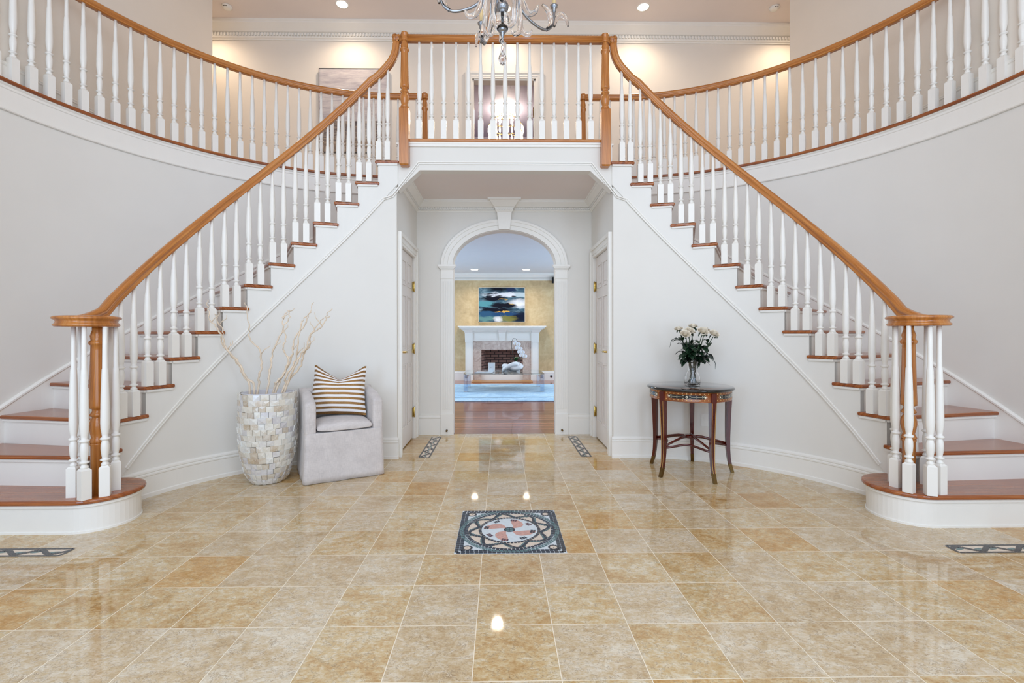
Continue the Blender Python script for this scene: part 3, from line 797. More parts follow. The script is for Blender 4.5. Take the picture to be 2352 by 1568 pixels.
for s in (-1, 1):
    nm = side_name[s]
    st = thing('curved_staircase', 'white curved staircase with red oak treads on the %s side of the hall' % nm, 'staircase', (s * 2.6, 3.0, 0))
    def loc_build(m, name, mat, **kw):
        o = m.build(name, mat, st, **kw); o.matrix_parent_inverse = Matrix.Translation((-s * 2.6, -3.0, 0)); return o
    # first step with a rounded end
    m = MB(); m.prism(bullnose(s, 0.0), 0.0, RISE - 0.028, 0, False)
    m.prism(bullnose(s, 0.012), RISE - 0.046, RISE - 0.030, 0)
    m.prism(bullnose(s, 0.006), 0.0, 0.012, 0)
    loc_build(m, 'riser', M_trim)
    m = MB(); m.prism(bullnose(s, 0.027), RISE - 0.028, RISE, 0)
    loc_build(m, 'tread', M_tread, uvf=lambda co, n: (co.x, co.y * 1.2 + co.z), bevel=0.012, bseg=3)
    for i in range(2, 15):
        m = MB(); m.prism(tread_poly(s, i), RISE * i - 0.028, RISE * i)
        loc_build(m, 'tread', M_tread, uvf=uv_radial(s), bevel=0.011, bseg=3)
    for i in range(2, 16):
        a = THR(i); m = MB()
        z0 = RISE * (i - 1) - 0.03; z1 = RISE * i - 0.028
        a2 = a + 0.5
        p0, p1, p2, p3 = P(s, a, 1.478), outer(s, a), outer(s, a2), P(s, a2, 1.478)
        m.prism([p0, p1, p2, p3], z0, z1)
        t = (s * math.sin(R(min(a, 90))), -math.cos(R(min(a, 90))))
        q0 = (p0[0] + t[0] * 0.014, p0[1] + t[1] * 0.014); q1 = (p1[0] + t[0] * 0.014, p1[1] + t[1] * 0.014)
        m.prism([p0, p1, q1, q0], z1 - 0.016, z1)
        loc_build(m, 'riser', M_trim)
    # landing edge at the top
    # stringer: white band under the treads, stepped on top, following the bead below
    m = MB()
    for i in range(1, 15):
        a, b = THR(i) if i > 1 else 0.5, THR(i + 1)
        zt = RISE * i - 0.028
        ths = [a + (b - a) * k / 4 for k in range(5)]
        r0, r1 = 1.478, 1.52
        for k in range(4):
            t0, t1 = ths[k], ths[k + 1]
            zb0 = min(max(0, zm(t0) - 0.02), 2.70); zb1 = min(max(0, zm(t1) - 0.02), 2.70)
            if i < 2: zb0 = zb1 = 0
            A, B, Cc, D = P(s, t0, r0), P(s, t1, r0), P(s, t1, r1), P(s, t0, r1)
            m.add([(*A, zb0), (*B, zb1), (*Cc, zb1), (*D, zb0), (*A, zt), (*B, zt), (*Cc, zt), (*D, zt)],
                  [(0, 3, 2, 1), (4, 5, 6, 7), (0, 1, 5, 4), (2, 3, 7, 6), (1, 2, 6, 5), (3, 0, 4, 7)], 0, False)
            if i > 1:   # cove below the return nosing
                A, B, Cc, D = P(s, t0, 1.464), P(s, t1, 1.464), P(s, t1, 1.478), P(s, t0, 1.478)
                m.prism([A, B, Cc, D], zt - 0.016, zt)
    loc_build(m, 'stringer', M_string)

    # ---- balustrade of the stair
    bl = thing('stair_balustrade', 'honey oak handrail with white turned balusters on the %s staircase' % nm, 'balustrade', (s * 2.56, 2.91, RISE))
    inv = Matrix.Translation((-s * 2.56, -2.91, -RISE))
    def bb(m, name, mat, **kw):
        o = m.build(name, mat, bl, **kw); o.matrix_parent_inverse = inv; return o
    pts = []
    # end easing onto the volute
    for th, dz in ((-1.0, None), (1.5, None), (4, None), (6.5, None)):
        z = {-1.0: 1.262, 1.5: 1.275, 4: 1.298, 6.5: 1.330}[th]
        pts.append((*P(s, th, RB - 0.0), z))
    th = 9.0
    while th < 87.5:
        pts.append((*P(s, th, RB), rail_z(th))); th += 1.6
    for x, z in ((1.203, 3.617), (1.154, 3.668), (1.117, 3.709), (1.084, 3.751), (1.055, 3.804), (1.037, 3.866), (1.031, 3.915), (1.030, 3.945)):
        pts.append((s * x, 2.95 + math.sqrt(max(0, RB ** 2 - max(0, x - 1.2) ** 2)), z))
    m = MB(); rail_sweep(m, pts, (0, 1, 0))
    rings = [[Vector((s * x, 2.95 + RB + a, 3.972 + b)) for a, b in RAIL] for x in (1.06, 0.985)]
    m.rings(rings, 0, True)
    rings = [[Vector((s * (1.03 + b), 2.95 + RB + a, z)) for a, b in RAIL] for z in (3.935, 4.002)]
    m.rings(rings, 0, True)
    bb(m, 'handrail', M_oak)
    # volute: a moulded disc on top of the newel
    m = MB(); m.lathe([(0.0, 1.226), (0.150, 1.226), (0.157, 1.232), (0.158, 1.240), (0.151, 1.246), (0.146, 1.256), (0.150, 1.266), (0.164, 1.273), (0.166, 1.281), (0.158, 1.289), (0.120, 1.293), (0, 1.294)], (s * 2.59, 2.91, 0), 48)
    bb(m, 'volute_cap', M_oak)
    m = MB(); m.lathe([(0.034, RISE), (0.034, 0.50), (0.038, 0.505), (0.038, 0.515)], (s * 2.525, 2.905, 0), 24)
    newel_shaft(m, 0.51, 1.226, 0.042, True, (s * 2.525, 2.905))
    bb(m, 'newel_post', M_oak)
    for (x, y, rz) in (((2.625, 2.855, 10), (2.518, 2.805, -25), (2.452, 2.872, -60), (2.480, 2.985, 40), (2.550, 3.035, 10), (2.700, 2.985, 30)) if s < 0 else
                       ((2.478, 2.945, 20), (2.468, 2.840, -60), (2.554, 2.790, -20), (2.632, 2.812, 10), (2.545, 3.035, 10), (2.712, 2.985, 30))):
        o = baluster(1.226 - RISE, (s * x, y, RISE), bl, R(rz)); o.matrix_parent_inverse = inv
    for i in range(2, 15):
        for d in (0.5, 4.0):
            t = THR(i) + d
            if i == 14 and d > 2: t = THR(i) + 3.6
            x, y = P(s, t, RB)
            zt = rail_z(t) - 0.030
            if t > 88: zt = {90: 3.600, 93: 3.690}.get(int(t), 3.60)
            if t < 9: zt = 1.29 + (t - 4) * 0.012
            o = baluster(zt - RISE * i, (x, y, RISE * i), bl, R(s * min(t, 90))); o.matrix_parent_inverse = inv
_bal.clear()

# ---- balustrade of the bridge
bb_ = thing('bridge_balustrade', 'honey oak railing with two tall newels and white balusters across the bridge', 'balustrade', (0, 4.42, Z2))
inv = Matrix.Translation((0, -4.42, -Z2))
m = MB(); m.rings([[Vector((x, 4.42 + a, 3.972 + b)) for a, b in RAIL] for x in (-0.985, 0.985)], 0, True)
m.build('handrail', M_oak, bb_).matrix_parent_inverse = inv
m = MB(); m.box(-0.91, 0.91, 4.405, 4.50, 2.995, Z2 + 0.004)
m.build('base_rail', M_oak, bb_, bevel=0.010).matrix_parent_inverse = inv
m = MB(); m.box(-0.905, 0.905, 4.424, 4.44, 2.955, 2.996); m.box(-0.905, 0.905, 4.416, 4.44, 2.978, 2.996)
m.build('base_moulding', M_trim, bb_).matrix_parent_inverse = inv
for s in (-1, 1):
    m = MB(); h = 0.0435; x = s * 0.947; y = 4.405
    m.rings([[(x - q, y - q, z), (x + q, y - q, z), (x + q, y + q, z), (x - q, y + q, z)] for q, z in ((h - 0.012, 2.758), (h, 2.770), (h, 3.290), (h - 0.018, 3.308))], 0, False)
    newel_shaft(m, 3.30, 3.94, 0.041, True, (x, y))
    m.lathe([(0.033, 3.935), (0.036, 3.945), (0.033, 3.955), (0.033, 4.000), (0.036, 4.004), (0.034, 4.016), (0.020, 4.022), (0.0, 4.023)], (x, y + 0.008, 0), 28)
    m.build('newel_post', M_oak, bb_).matrix_parent_inverse = inv
for k in range(15):
    o = baluster(3.94 - Z2, (-0.812 + k * 1.624 / 14, 4.425, Z2), bb_, 0); o.matrix_parent_inverse = inv
_bal.clear()

# ---- balustrades of the curved balconies
for s in (-1, 1):
    nm = side_name[s]
    bc = thing('balcony_balustrade', 'honey oak rail with white balusters curving along the %s balcony' % nm, 'balustrade', (s * 2.9, 4.75, Z2))
    inv = Matrix.Translation((-s * 2.9, -4.75, -Z2))
    def bb(m, name, mat, **kw):
        o = m.build(name, mat, bc, **kw); o.matrix_parent_inverse = inv; return o
    RC = RW - 0.005; zr = 3.952
    arc = [(s * x, C2[1] + RC) for x in (0.93, 1.05, 1.15)] + [P2(s, t, RC) for t in range(90, 1, -2)] + [P2(s, 0.5, RC)]
    m = MB(); m.rings([[Vector((x, y, zr)) + n * a + Vector((0, 0, b)) for a, b in RAIL] for (x, y), (_, n, _u) in zip(arc, plan_frame([(x, y, 0) for x, y in arc], side=s))], 0, True)
    bb(m, 'handrail', M_oak)
    m = MB()
    m.sweep(plan_frame([(x, y, 0) for x, y in [(s * 1.017, C2[1] + RW)] + [P2(s, t, RW) for t in range(90, -1, -2)] + [(s * XW, 2.7)]], side=s),
            [(-0.06, 2.991), (0.034, 2.991), (0.042, 2.996), (0.045, 3.005), (0.042, 3.015), (0.034, 3.020), (-0.06, 3.021)])
    bb(m, 'base_rail', M_tread)
    m = MB(); x = s * 0.925; y = C2[1] + RC
    m.lathe([(0.030, Z2), (0.034, Z2 + 0.005), (0.034, Z2 + 0.05), (0.029, Z2 + 0.06)], (x, y, 0), 24)
    newel_shaft(m, Z2 + 0.05, 3.925, 0.036, True, (x, y))
    m.lathe([(0.034, 3.918), (0.040, 3.925), (0.034, 3.94), (0.042, 3.957), (0.042, 3.972), (0.030, 3.985), (0, 3.987)], (x, y, 0), 28)
    bb(m, 'newel_post', M_oak)
    x = 1.02
    while x < 1.25:
        o = baluster(zr - 0.032 - Z2, (s * x, C2[1] + RC, Z2), bc, 0); o.matrix_parent_inverse = inv; x += 0.108
    for k in range(32):
        t = 1.36 + 2.75 * k
        bx, by = P2(s, t, RC)
        o = baluster(zr - 0.032 - Z2, (bx, by, Z2), bc, R(s * t)); o.matrix_parent_inverse = inv

# ================================================================= inlaid mosaics in the floor
M_tess = [plain('black_marble_tessera', rgb(26, 28, 38), 0.15, vary=0.35, scale=60), plain('green_marble_tessera', rgb(86, 116, 116), 0.15, vary=0.25, scale=60),
          plain('pale_marble_tessera', rgb(214, 222, 226), 0.15, vary=0.06, scale=40), plain('pink_marble_tessera', rgb(206, 156, 140), 0.15, vary=0.14, scale=70),
          plain('beige_marble_tessera', rgb(222, 204, 184), 0.15, vary=0.06, scale=40), plain('maroon_marble_tessera', rgb(92, 46, 52), 0.15, vary=0.3, scale=60)]
def quadrun(m, pts, w, step, mat, z, h=0.0008, gap=0.11):
    """row of small square tesserae along a polyline"""
    P0 = [Vector((*p, 0)) for p in pts]; acc = 0; 
    L = [0]
    for a, b in zip(P0, P0[1:]): L.append(L[-1] + (b - a).length)
    n = max(1, int(L[-1] / step)); st = L[-1] / n
    def at(d):
        for i in range(len(P0) - 1):
            if d <= L[i + 1] + 1e-9:
                t = (d - L[i]) / max(1e-9, L[i + 1] - L[i]); return P0[i].lerp(P0[i + 1], t)
        return P0[-1]
    for k in range(n):
        a = at(k * st + st * gap / 2); b = at((k + 1) * st - st * gap / 2)
        t = (b - a); nn = Vector((-t.y, t.x, 0)).normalized() * w / 2
        vs = [a - nn, b - nn, b + nn, a + nn]
        m.add([(p.x, p.y, z + h) for p in vs], [(0, 1, 2, 3)], mat)
def flat(m, poly, mat, z):
    m.add([(x, y, z) for x, y in poly], [tuple(range(len(poly)))], mat)
def ell(cx, cy, a, b, n=48, a0=0, a1=2 * PI):
    return [(cx + a * math.cos(a0 + (a1 - a0) * k / n), cy + b * math.sin(a0 + (a1 - a0) * k / n)) for k in range(n + 1)]
med = thing('mosaic_medallion', 'square stone mosaic medallion with a six-petal flower set in the hall floor', 'mosaic', (0.004, 2.809, 0.0005))
H = 0.3045
m = MB(); m.box(-H, H, -H, H, 0, 0.0006); m.build('grout_bed', M_tess[2], med)
m = MB()
for d, w in ((0.012, 0.021), (0.034, 0.020)):
    q = H - d
    quadrun(m, [(-q, -q), (q, -q), (q, q), (-q, q), (-q, -q)], w, 0.024, 0, 0.0008)
m.build('border', M_tess, med)
m = MB()
for rr, w, mt, st in ((0.292, 0.011, 1, 0.022), (0.279, 0.011, 1, 0.022), (0.260, 0.021, 0, 0.022)):
    for k in range(int(2 * PI * rr / st)):
        a0 = k * st / rr; quadrun(m, ell(0, 0, rr, rr, 2, a0 + 0.05 * st / rr, a0 + 0.95 * st / rr), w, 1, mt, 0.0010)
m.build('outer_ring', M_tess, med)
m = MB()
for k in range(56):
    a0 = 2 * PI * k / 56; quadrun(m, ell(0, 0, 0.177, 0.177, 2, a0 + 0.008, a0 + 0.104), 0.018, 1, 0, 0.0014)
m.build('inner_ring', M_tess, med)
m = MB()   # beige band between the rings with an undulating ribbon and leaves
vs = ell(0, 0, 0.250, 0.250, 64)[:-1]; flat(m, vs, 4, 0.0009)
wave = [((0.217 + 0.027 * math.sin(8 * a)) * math.cos(a), (0.217 + 0.027 * math.sin(8 * a)) * math.sin(a)) for a in [2 * PI * k / 160 for k in range(161)]]
quadrun(m, wave, 0.017, 0.019, 0, 0.0011)
wave = [((0.217 + 0.027 * math.sin(8 * a + 0.7)) * math.cos(a), (0.217 + 0.027 * math.sin(8 * a + 0.7)) * math.sin(a)) for a in [2 * PI * k / 160 for k in range(161)]]
quadrun(m, wave, 0.009, 0.016, 1, 0.00105)
for k in range(16):
    a = 2 * PI * (k + 0.5) / 16; r0 = 0.200 if k % 2 else 0.234
    c = (r0 * math.cos(a + 0.1), r0 * math.sin(a + 0.1))
    t = a + 0.9
    flat(m, [(c[0] + 0.022 * math.cos(q) * math.cos(t) - 0.009 * math.sin(q) * math.sin(t), c[1] + 0.022 * math.cos(q) * math.sin(t) + 0.009 * math.sin(q) * math.cos(t)) for q in [2 * PI * j / 10 for j in range(10)]], 1, 0.0012)
m.build('ribbon_band', M_tess, med)
m = MB(); flat(m, ell(0, 0, 0.170, 0.170, 48)[:-1], 2, 0.0013)
for k in range(8):   # swirling petals, four pink and four white
    a = 2 * PI * k / 8
    sp = []
    for j in range(9):
        u = j / 8; r = 0.03 + 0.128 * u; aa = a + 0.55 * u ** 1.5
        sp.append((r * math.cos(aa - 0.44 * math.sin(PI * min(1, u * 0.86 + 0.12))), r * math.sin(aa - 0.44 * math.sin(PI * min(1, u * 0.86 + 0.12)))))
    for j in range(8, -1, -1):
        u = j / 8; r = 0.03 + 0.128 * u; aa = a + 0.55 * u ** 1.5
        sp.append((r * math.cos(aa + 0.44 * math.sin(PI * min(1, u * 0.84 + 0.1))), r * math.sin(aa + 0.44 * math.sin(PI * min(1, u * 0.84 + 0.1)))))
    if k % 2: flat(m, sp, 3, 0.0014)
    ac = a + 0.60
    for q in range(3):
        aa = ac - 0.12 + q * 0.10
        quadrun(m, [(0.126 * math.cos(aa), 0.126 * math.sin(aa)), (0.156 * math.cos(aa), 0.156 * math.sin(aa))], 0.011, 0.0150, 0 if (k // 2) % 2 else 5, 0.0015)
m.build('flower', M_tess, med)
m = MB(); flat(m, ell(0, 0, 0.034, 0.034, 24)[:-1], 0, 0.0016); flat(m, ell(0, 0, 0.024, 0.024, 24)[:-1], 1, 0.0019)
quadrun(m, [(-0.024, 0), (0.024, 0)], 0.003, 0.01, 0, 0.0020); quadrun(m, [(0, -0.024), (0, 0.024)], 0.003, 0.01, 0, 0.0020)
m.build('flower_centre', M_tess, med)
for sx in (-1, 1):
    for sy in (-1, 1):
        m = MB(); cx, cy = sx * 0.238, sy * 0.238
        flat(m, ell(cx, cy, 0.030, 0.030, 24)[:-1], 4, 0.0012)
        quadrun(m, ell(cx, cy, 0.026, 0.026, 24), 0.011, 0.015, 0, 0.0013)
        flat(m, ell(cx, cy, 0.003, 0.003, 8)[:-1], 0, 0.0016)
        m.build('rosette', M_tess, med)
def strip(name, label, x0, x1, y0, y1, along):
    t = thing(name, label, 'mosaic', ((x0 + x1) / 2, (y0 + y1) / 2, 0.0005), 0 if along == 'x' else PI / 2, 'mosaic border strips')
    L = (x1 - x0) if along == 'x' else (y1 - y0); w = (y1 - y0) if along == 'x' else (x1 - x0)
    m = MB(); m.box(-L / 2, L / 2, -w / 2, w / 2, 0, 0.0006); m.build('grout_bed', M_tess[4], t)
    m = MB(); a, b = L / 2 - 0.006, w / 2 - 0.006
    quadrun(m, [(-a, -b), (a, -b), (a, b), (-a, b), (-a, -b)], 0.015, 0.03, 0, 0.0008, gap=0.04)
    m.build('border', M_tess, t)
    m = MB(); n = 200; am = (w / 2 - 0.022); per = 0.185
    quadrun(m, [(-a + 2 * a * k / n, am * math.sin(2 * PI * (2 * a * k / n) / per)) for k in range(n + 1)], 0.024, 0.02, 0, 0.0009, gap=0.04)
    for k in range(int(L / per * 2)):
        x = -a + per / 4 + k * per / 2; sg = 1 if k % 2 else -1
        if x > a - 0.02: break
        pts = [(x + 0.030 * math.cos(q), sg * (am - 0.028) * 1.0 + 0.010 * math.sin(q) + 0.3 * 0.03 * math.cos(q)) for q in [2 * PI * j / 12 for j in range(12)]]
        flat(m, pts, 1, 0.0010)
    m.build('scroll', M_tess, t)
    return t
strip('mosaic_strip', 'narrow scrolled mosaic strip in the floor before the left alcove door', -0.835, -0.725, 4.47, 5.38, 'y')
strip('mosaic_strip', 'narrow scrolled mosaic strip in the floor before the right alcove door', 0.728, 0.830, 4.47, 5.38, 'y')
strip('mosaic_strip', 'scrolled mosaic strip in the floor before the left staircase', -3.35, -2.39, 2.515, 2.608, 'x')
strip('mosaic_strip', 'scrolled mosaic strip in the floor before the right staircase', 2.41, 3.37, 2.465, 2.56, 'x')

# ================================================================= vase with branches
def nacre():
    t = NT('mother_of_pearl_chips')
    sp = t.n('ShaderNodeSeparateXYZ'); tc = t.n('ShaderNodeTexCoord'); t.l(tc.outputs['UV'], sp.inputs[0])
    wn = t.n('ShaderNodeTexWhiteNoise', noise_dimensions='2D'); t.l(tc.outputs['UV'], wn.inputs['Vector'])
    nz = t.noise(t.coord('Object'), 22.0, 3, 0.6, 1.0)
    f = t.math('ADD', t.math('MULTIPLY', wn.outputs['Value'], 0.75), t.math('MULTIPLY', nz, 0.25))
    c = t.ramp(f, [(0.10, rgb(176, 150, 120)), (0.20, rgb(214, 204, 186)), (0.42, rgb(234, 232, 224)), (0.58, rgb(200, 196, 200)), (0.70, rgb(236, 236, 230)), (0.82, rgb(192, 170, 140)), (0.92, rgb(226, 226, 222))])
    t.set(color=c, rough=t.math('ADD', 0.10, t.math('MULTIPLY', nz, 0.25)), coat=0.5, spec=0.8)
    return t.mat
M_nacre = nacre()
M_grout = plain('vase_grout', rgb(150, 136, 112), 0.6)
M_liner = plain('vase_liner', rgb(210, 210, 216), 0.5)
VX, VY = -1.925, 3.80
vs_prof = [(0.118, 0.0), (0.140, 0.03), (0.168, 0.10), (0.188, 0.19), (0.202, 0.30), (0.209, 0.42), (0.211, 0.54), (0.209, 0.64), (0.205, 0.715)]
def vr(z):
    for (r0, z0), (r1, z1) in zip(vs_prof, vs_prof[1:]):
        if z <= z1: return r0 + (r1 - r0) * (z - z0) / (z1 - z0)
    return vs_prof[-1][0]
va = thing('floor_vase', 'tall floor vase clad in mother-of-pearl chips, left of the armchair', 'vase', (VX, VY, 0))
m = MB(); m.lathe([(r - 0.006, z) for r, z in vs_prof] + [(0.195, 0.712), (0.190, 0.70), (0.185, 0.5), (0.12, 0.05), (0, 0.05)], seg=40)
m.build('body', M_grout, va)
m = MB(); rows = 16; rv = random.Random(3)
for r_ in range(rows):
    z0 = 0.004 + 0.71 * r_ / rows; z1 = 0.004 + 0.71 * (r_ + 1) / rows
    n = 25; ph = rv.random()
    cuts = [k + ph + rv.uniform(-0.16, 0.16) for k in range(n)]
    for k in range(n):
        a0 = 2 * PI * cuts[k] / n; a1 = 2 * PI * (cuts[(k + 1) % n] + (n if k == n - 1 else 0)) / n
        da = (a1 - a0) * 0.02; zz0 = z0 + rv.uniform(-0.003, 0.002); zz1 = z1 + rv.uniform(-0.003, 0.003)
        tl = rv.uniform(-0.008, 0.009); tr = rv.uniform(-0.008, 0.009); tb = rv.uniform(0.000, 0.004); tt = rv.uniform(0.001, 0.011)
        def pt(a, z, d): return ((vr(z) + d) * math.cos(a), (vr(z) + d) * math.sin(a), z)
        A = pt(a0 + da, zz0, tb + max(0, tl)); B = pt(a1 - da, zz0, tb + max(0, tr)); Cq = pt(a1 - da, zz1, tt + max(0, tr)); D = pt(a0 + da, zz1, tt + max(0, tl))
        am = (a0 + a1) / 2
        Mid = pt(am, (zz0 + zz1) / 2, (tb + tt) / 2 + 0.003)
        bk = [pt(a0 + da, zz0, -0.004), pt(a1 - da, zz0, -0.004), pt(a1 - da, zz1, -0.004), pt(a0 + da, zz1, -0.004)]
        u = (rv.random(), rv.random())
        m.add([A, B, Cq, D, Mid] + bk, [(0, 1, 4), (1, 2, 4), (2, 3, 4), (3, 0, 4), (5, 6, 1, 0), (7, 8, 3, 2), (6, 7, 2, 1), (8, 5, 0, 3)], 0, False, [[u] * 3] * 4 + [[u] * 4] * 4)
m.build('pearl_chips', M_nacre, va)
m = MB(); m.lathe([(0.190, 0.66), (0.194, 0.716), (0.189, 0.719), (0.184, 0.716), (0.180, 0.66)], (0, 0.0, 0), 40)
m.build('liner', M_liner, va)

M_branch = plain('pale_driftwood_bark', rgb(224, 204, 180), 0.6, vary=0.14, scale=25)
def px_pt(x, z, y): return (x, y, z)
BR = [
 # (base offset x, [(x, z) way points], y tip, label)
 ('twisted pale branch leaning furthest left out of the floor vase', [(-2.03, 0.70), (-2.10, 0.84), (-2.17, 0.98), (-2.235, 1.06), (-2.265, 1.16), (-2.30, 1.24), (-2.345, 1.30), (-2.357, 1.40), (-2.352, 1.452)], 3.70),
 ('twisted pale branch with a forked tip, second from the left in the floor vase', [(-2.06, 0.70), (-2.13, 0.86), (-2.20, 0.97), (-2.26, 1.05), (-2.31, 1.12), (-2.29, 1.20), (-2.33, 1.29), (-2.36, 1.34), (-2.388, 1.355)], 3.82),
 ('single bent pale branch rising before the stair treads from the floor vase', [(-2.01, 0.70), (-2.00, 0.84), (-1.995, 0.95), (-2.02, 1.06), (-2.10, 1.13), (-2.115, 1.22), (-2.13, 1.34), (-2.172, 1.445)], 3.90),
 ('slim pale branch in the middle of the floor vase with a right-hand hook tip', [(-1.93, 0.70), (-1.915, 0.86), (-1.92, 1.0), (-1.885, 1.12), (-1.85, 1.22), (-1.855, 1.32), (-1.835, 1.36), (-1.78, 1.395)], 3.95),
 ('wavy pale branch curling through the middle of the floor vase', [(-1.88, 0.70), (-1.84, 0.80), (-1.79, 0.88), (-1.765, 0.98), (-1.80, 1.06), (-1.775, 1.14), (-1.79, 1.24), (-1.75, 1.32), (-1.765, 1.375)], 3.78),
 ('thin pale branch with the highest tip right of the middle of the floor vase', [(-1.86, 0.70), (-1.80, 0.86), (-1.745, 1.02), (-1.735, 1.14), (-1.66, 1.26), (-1.63, 1.34), (-1.60, 1.445)], 3.90),
 ('pale branch leaning right whose tip bends level below the highest one', [(-1.80, 0.70), (-1.77, 0.84), (-1.70, 0.98), (-1.675, 1.10), (-1.655, 1.22), (-1.62, 1.31), (-1.555, 1.357)], 3.75),
 ('crooked pale branch reaching furthest right from the floor vase', [(-1.79, 0.70), (-1.72, 0.88), (-1.66, 1.00), (-1.60, 1.08), (-1.575, 1.17), (-1.50, 1.22), (-1.45, 1.27), (-1.43, 1.33), (-1.382, 1.385)], 3.72),
 ('crooked pale branch second from the right in the floor vase', [(-1.81, 0.70), (-1.75, 0.82), (-1.665, 0.93), (-1.64, 1.02), (-1.59, 1.09), (-1.585, 1.18), (-1.53, 1.25), (-1.49, 1.30), (-1.43, 1.325)], 3.80),
]
rb = random.Random(11)
for lab, way, ytip in BR:
    base = Vector((VX + (way[0][0] - VX) * 0.55, VY + rb.uniform(-0.05, 0.05), 0.06))
    n = len(way); pts = [base]
    for i, (x, z) in enumerate(way):
        u = i / (n - 1); pts.append(Vector((x, VY + (ytip - VY) * u + rb.uniform(-0.012, 0.012), z)))
    # smooth with Catmull-Rom and a little wobble
    sm = []
    for i in range(len(pts) - 1):
        p0, p1, p2, p3 = pts[max(0, i - 1)], pts[i], pts[i + 1], pts[min(len(pts) - 1, i + 2)]
        for k in range(5):
            t = k / 5
            q = 0.5 * ((2 * p1) + (p2 - p0) * t + (2 * p0 - 5 * p1 + 4 * p2 - p3) * t * t + (3 * p1 - p0 - 3 * p2 + p3) * t ** 3)
            w = 0.006 if i else 0.0
            sm.append(q + Vector((w * math.sin(i * 5 + k * 1.7), w * math.cos(i * 4 + k * 1.3), 0)))
    sm.append(pts[-1]); N = len(sm)
    rad = [0.0095 * (1 - 0.72 * i / N) + 0.0012 * math.sin(i * 1.9) for i in range(N)]
    m = MB(); m.tube(sm, rad, 7)
    o = m.build('twisted_branch', M_branch, loc=None)
    tag(o, lab, 'branch', 'twisted branches in the floor vase')
    for f in (0.45, 0.72):      # short twigs
        i = int(N * f); p = sm[i]; a = rb.uniform(0, 6.28); L = rb.uniform(0.05, 0.10)
        tw = [p, p + Vector((0.3 * L * math.cos(a), 0.2 * L * math.sin(a), 0.4 * L)), p + Vector((0.7 * L * math.cos(a), 0.2 * L, 0.7 * L)), p + Vector((0.75 * L * math.cos(a) , 0.1 * L, 1.1 * L))]
        q = MB(); q.tube(tw, [0.004, 0.0035, 0.003, 0.0018], 6); q.build('twig', M_branch, o)

# ================================================================= slipcovered armchair
def linen():
    t = NT('pale_grey_linen')
    v = t.coord('Object')
    n = t.noise(v, 9.0, 4, 0.6); a = t.noise(t.coord('Object', (260, 260, 30)), 1.0, 2); b = t.noise(t.coord('Object', (30, 30, 300)), 1.0, 2)
    f = t.math('ADD', t.math('MULTIPLY', n, 0.4), t.math('MULTIPLY', t.math('ADD', a, b), 0.3))
    t.set(color=t.ramp(f, [(0.35, rgb(190, 182, 179)), (0.65, rgb(219, 211, 207))]), rough=0.9, sheen=0.3)
    t.bump(t.math('ADD', a, b), 0.25, 0.003)
    return t.mat
M_linen = linen()
def soft(m_, name, parent, bev=0.03, sub=2, wob=0.004, mat=None, seed=1):
    o = m_.build(name, mat or M_linen, parent)
    b = o.modifiers.new('bevel', 'BEVEL'); b.width = bev; b.segments = 4; b.limit_method = 'ANGLE'; b.angle_limit = R(35)
    return o
ca, sa = math.cos(R(28.2)), math.sin(R(28.2))
CFX, CFY = (-1.585 - 1.03) / 2, (3.661 + 3.958) / 2       # middle of the chair's front hem
CD = 0.52
ch = thing('armchair', 'pale grey linen slipcovered armchair beside the floor vase', 'armchair', (CFX - sa * CD / 2 , CFY + ca * CD / 2, 0), R(28.2))
# local axes: x to the chair's right (viewer's right), y to the back, front at y = -CD/2
hw = 0.305
def grid_skin(fn, nu, nv, mat=0):
    vs = [fn(u / nu, v / nv) for u in range(nu + 1) for v in range(nv + 1)]
    fs = [(u * (nv + 1) + v, (u + 1) * (nv + 1) + v, (u + 1) * (nv + 1) + v + 1, u * (nv + 1) + v + 1) for u in range(nu) for v in range(nv)]
    return vs, fs
# skirt: outer shell from the seat to the floor, hem slightly flared and wavy
def skirt():
    m = MB()
    per = []
    def rr(x0, x1, y0, y1, r, n=5):
        o = []
        for cx, cy, a0 in ((x1 - r, y0 + r, -90), (x1 - r, y1 - r, 0), (x0 + r, y1 - r, 90), (x0 + r, y0 + r, 180)):
            for k in range(n + 1):
                a = R(a0 + 90 * k / n); o.append((cx + r * math.cos(a), cy + r * math.sin(a)))
        # densify
        d = []
        for i in range(len(o)):
            a = Vector(o[i]); b = Vector(o[(i + 1) % len(o)]); k = max(1, int((b - a).length / 0.03))
            for j in range(k): d.append(tuple(a.lerp(b, j / k)))
        return d
    base = rr(-hw, hw, -CD / 2, CD / 2, 0.03)
    zs = [0.004, 0.05, 0.12, 0.22, 0.32, 0.390, 0.396]
    rings = []
    for z in zs:
        g = 1 + 0.045 * max(0.0, 1 - z / 0.41) ** 1.5
        rings.append([(x * g + 0.003 * math.sin(y * 40 + z * 30) * (1 - z), y * g + 0.004 * math.sin(x * 30 + z * 22) * (1 - z / 0.5), z + (0.004 * math.sin(x * 21) * math.sin(y * 17 + 1) if z < 0.01 else 0) + 0.0) for x, y in base])
    m.rings(rings, 0, True)
    return m
skirt().build('skirt', M_linen, ch)
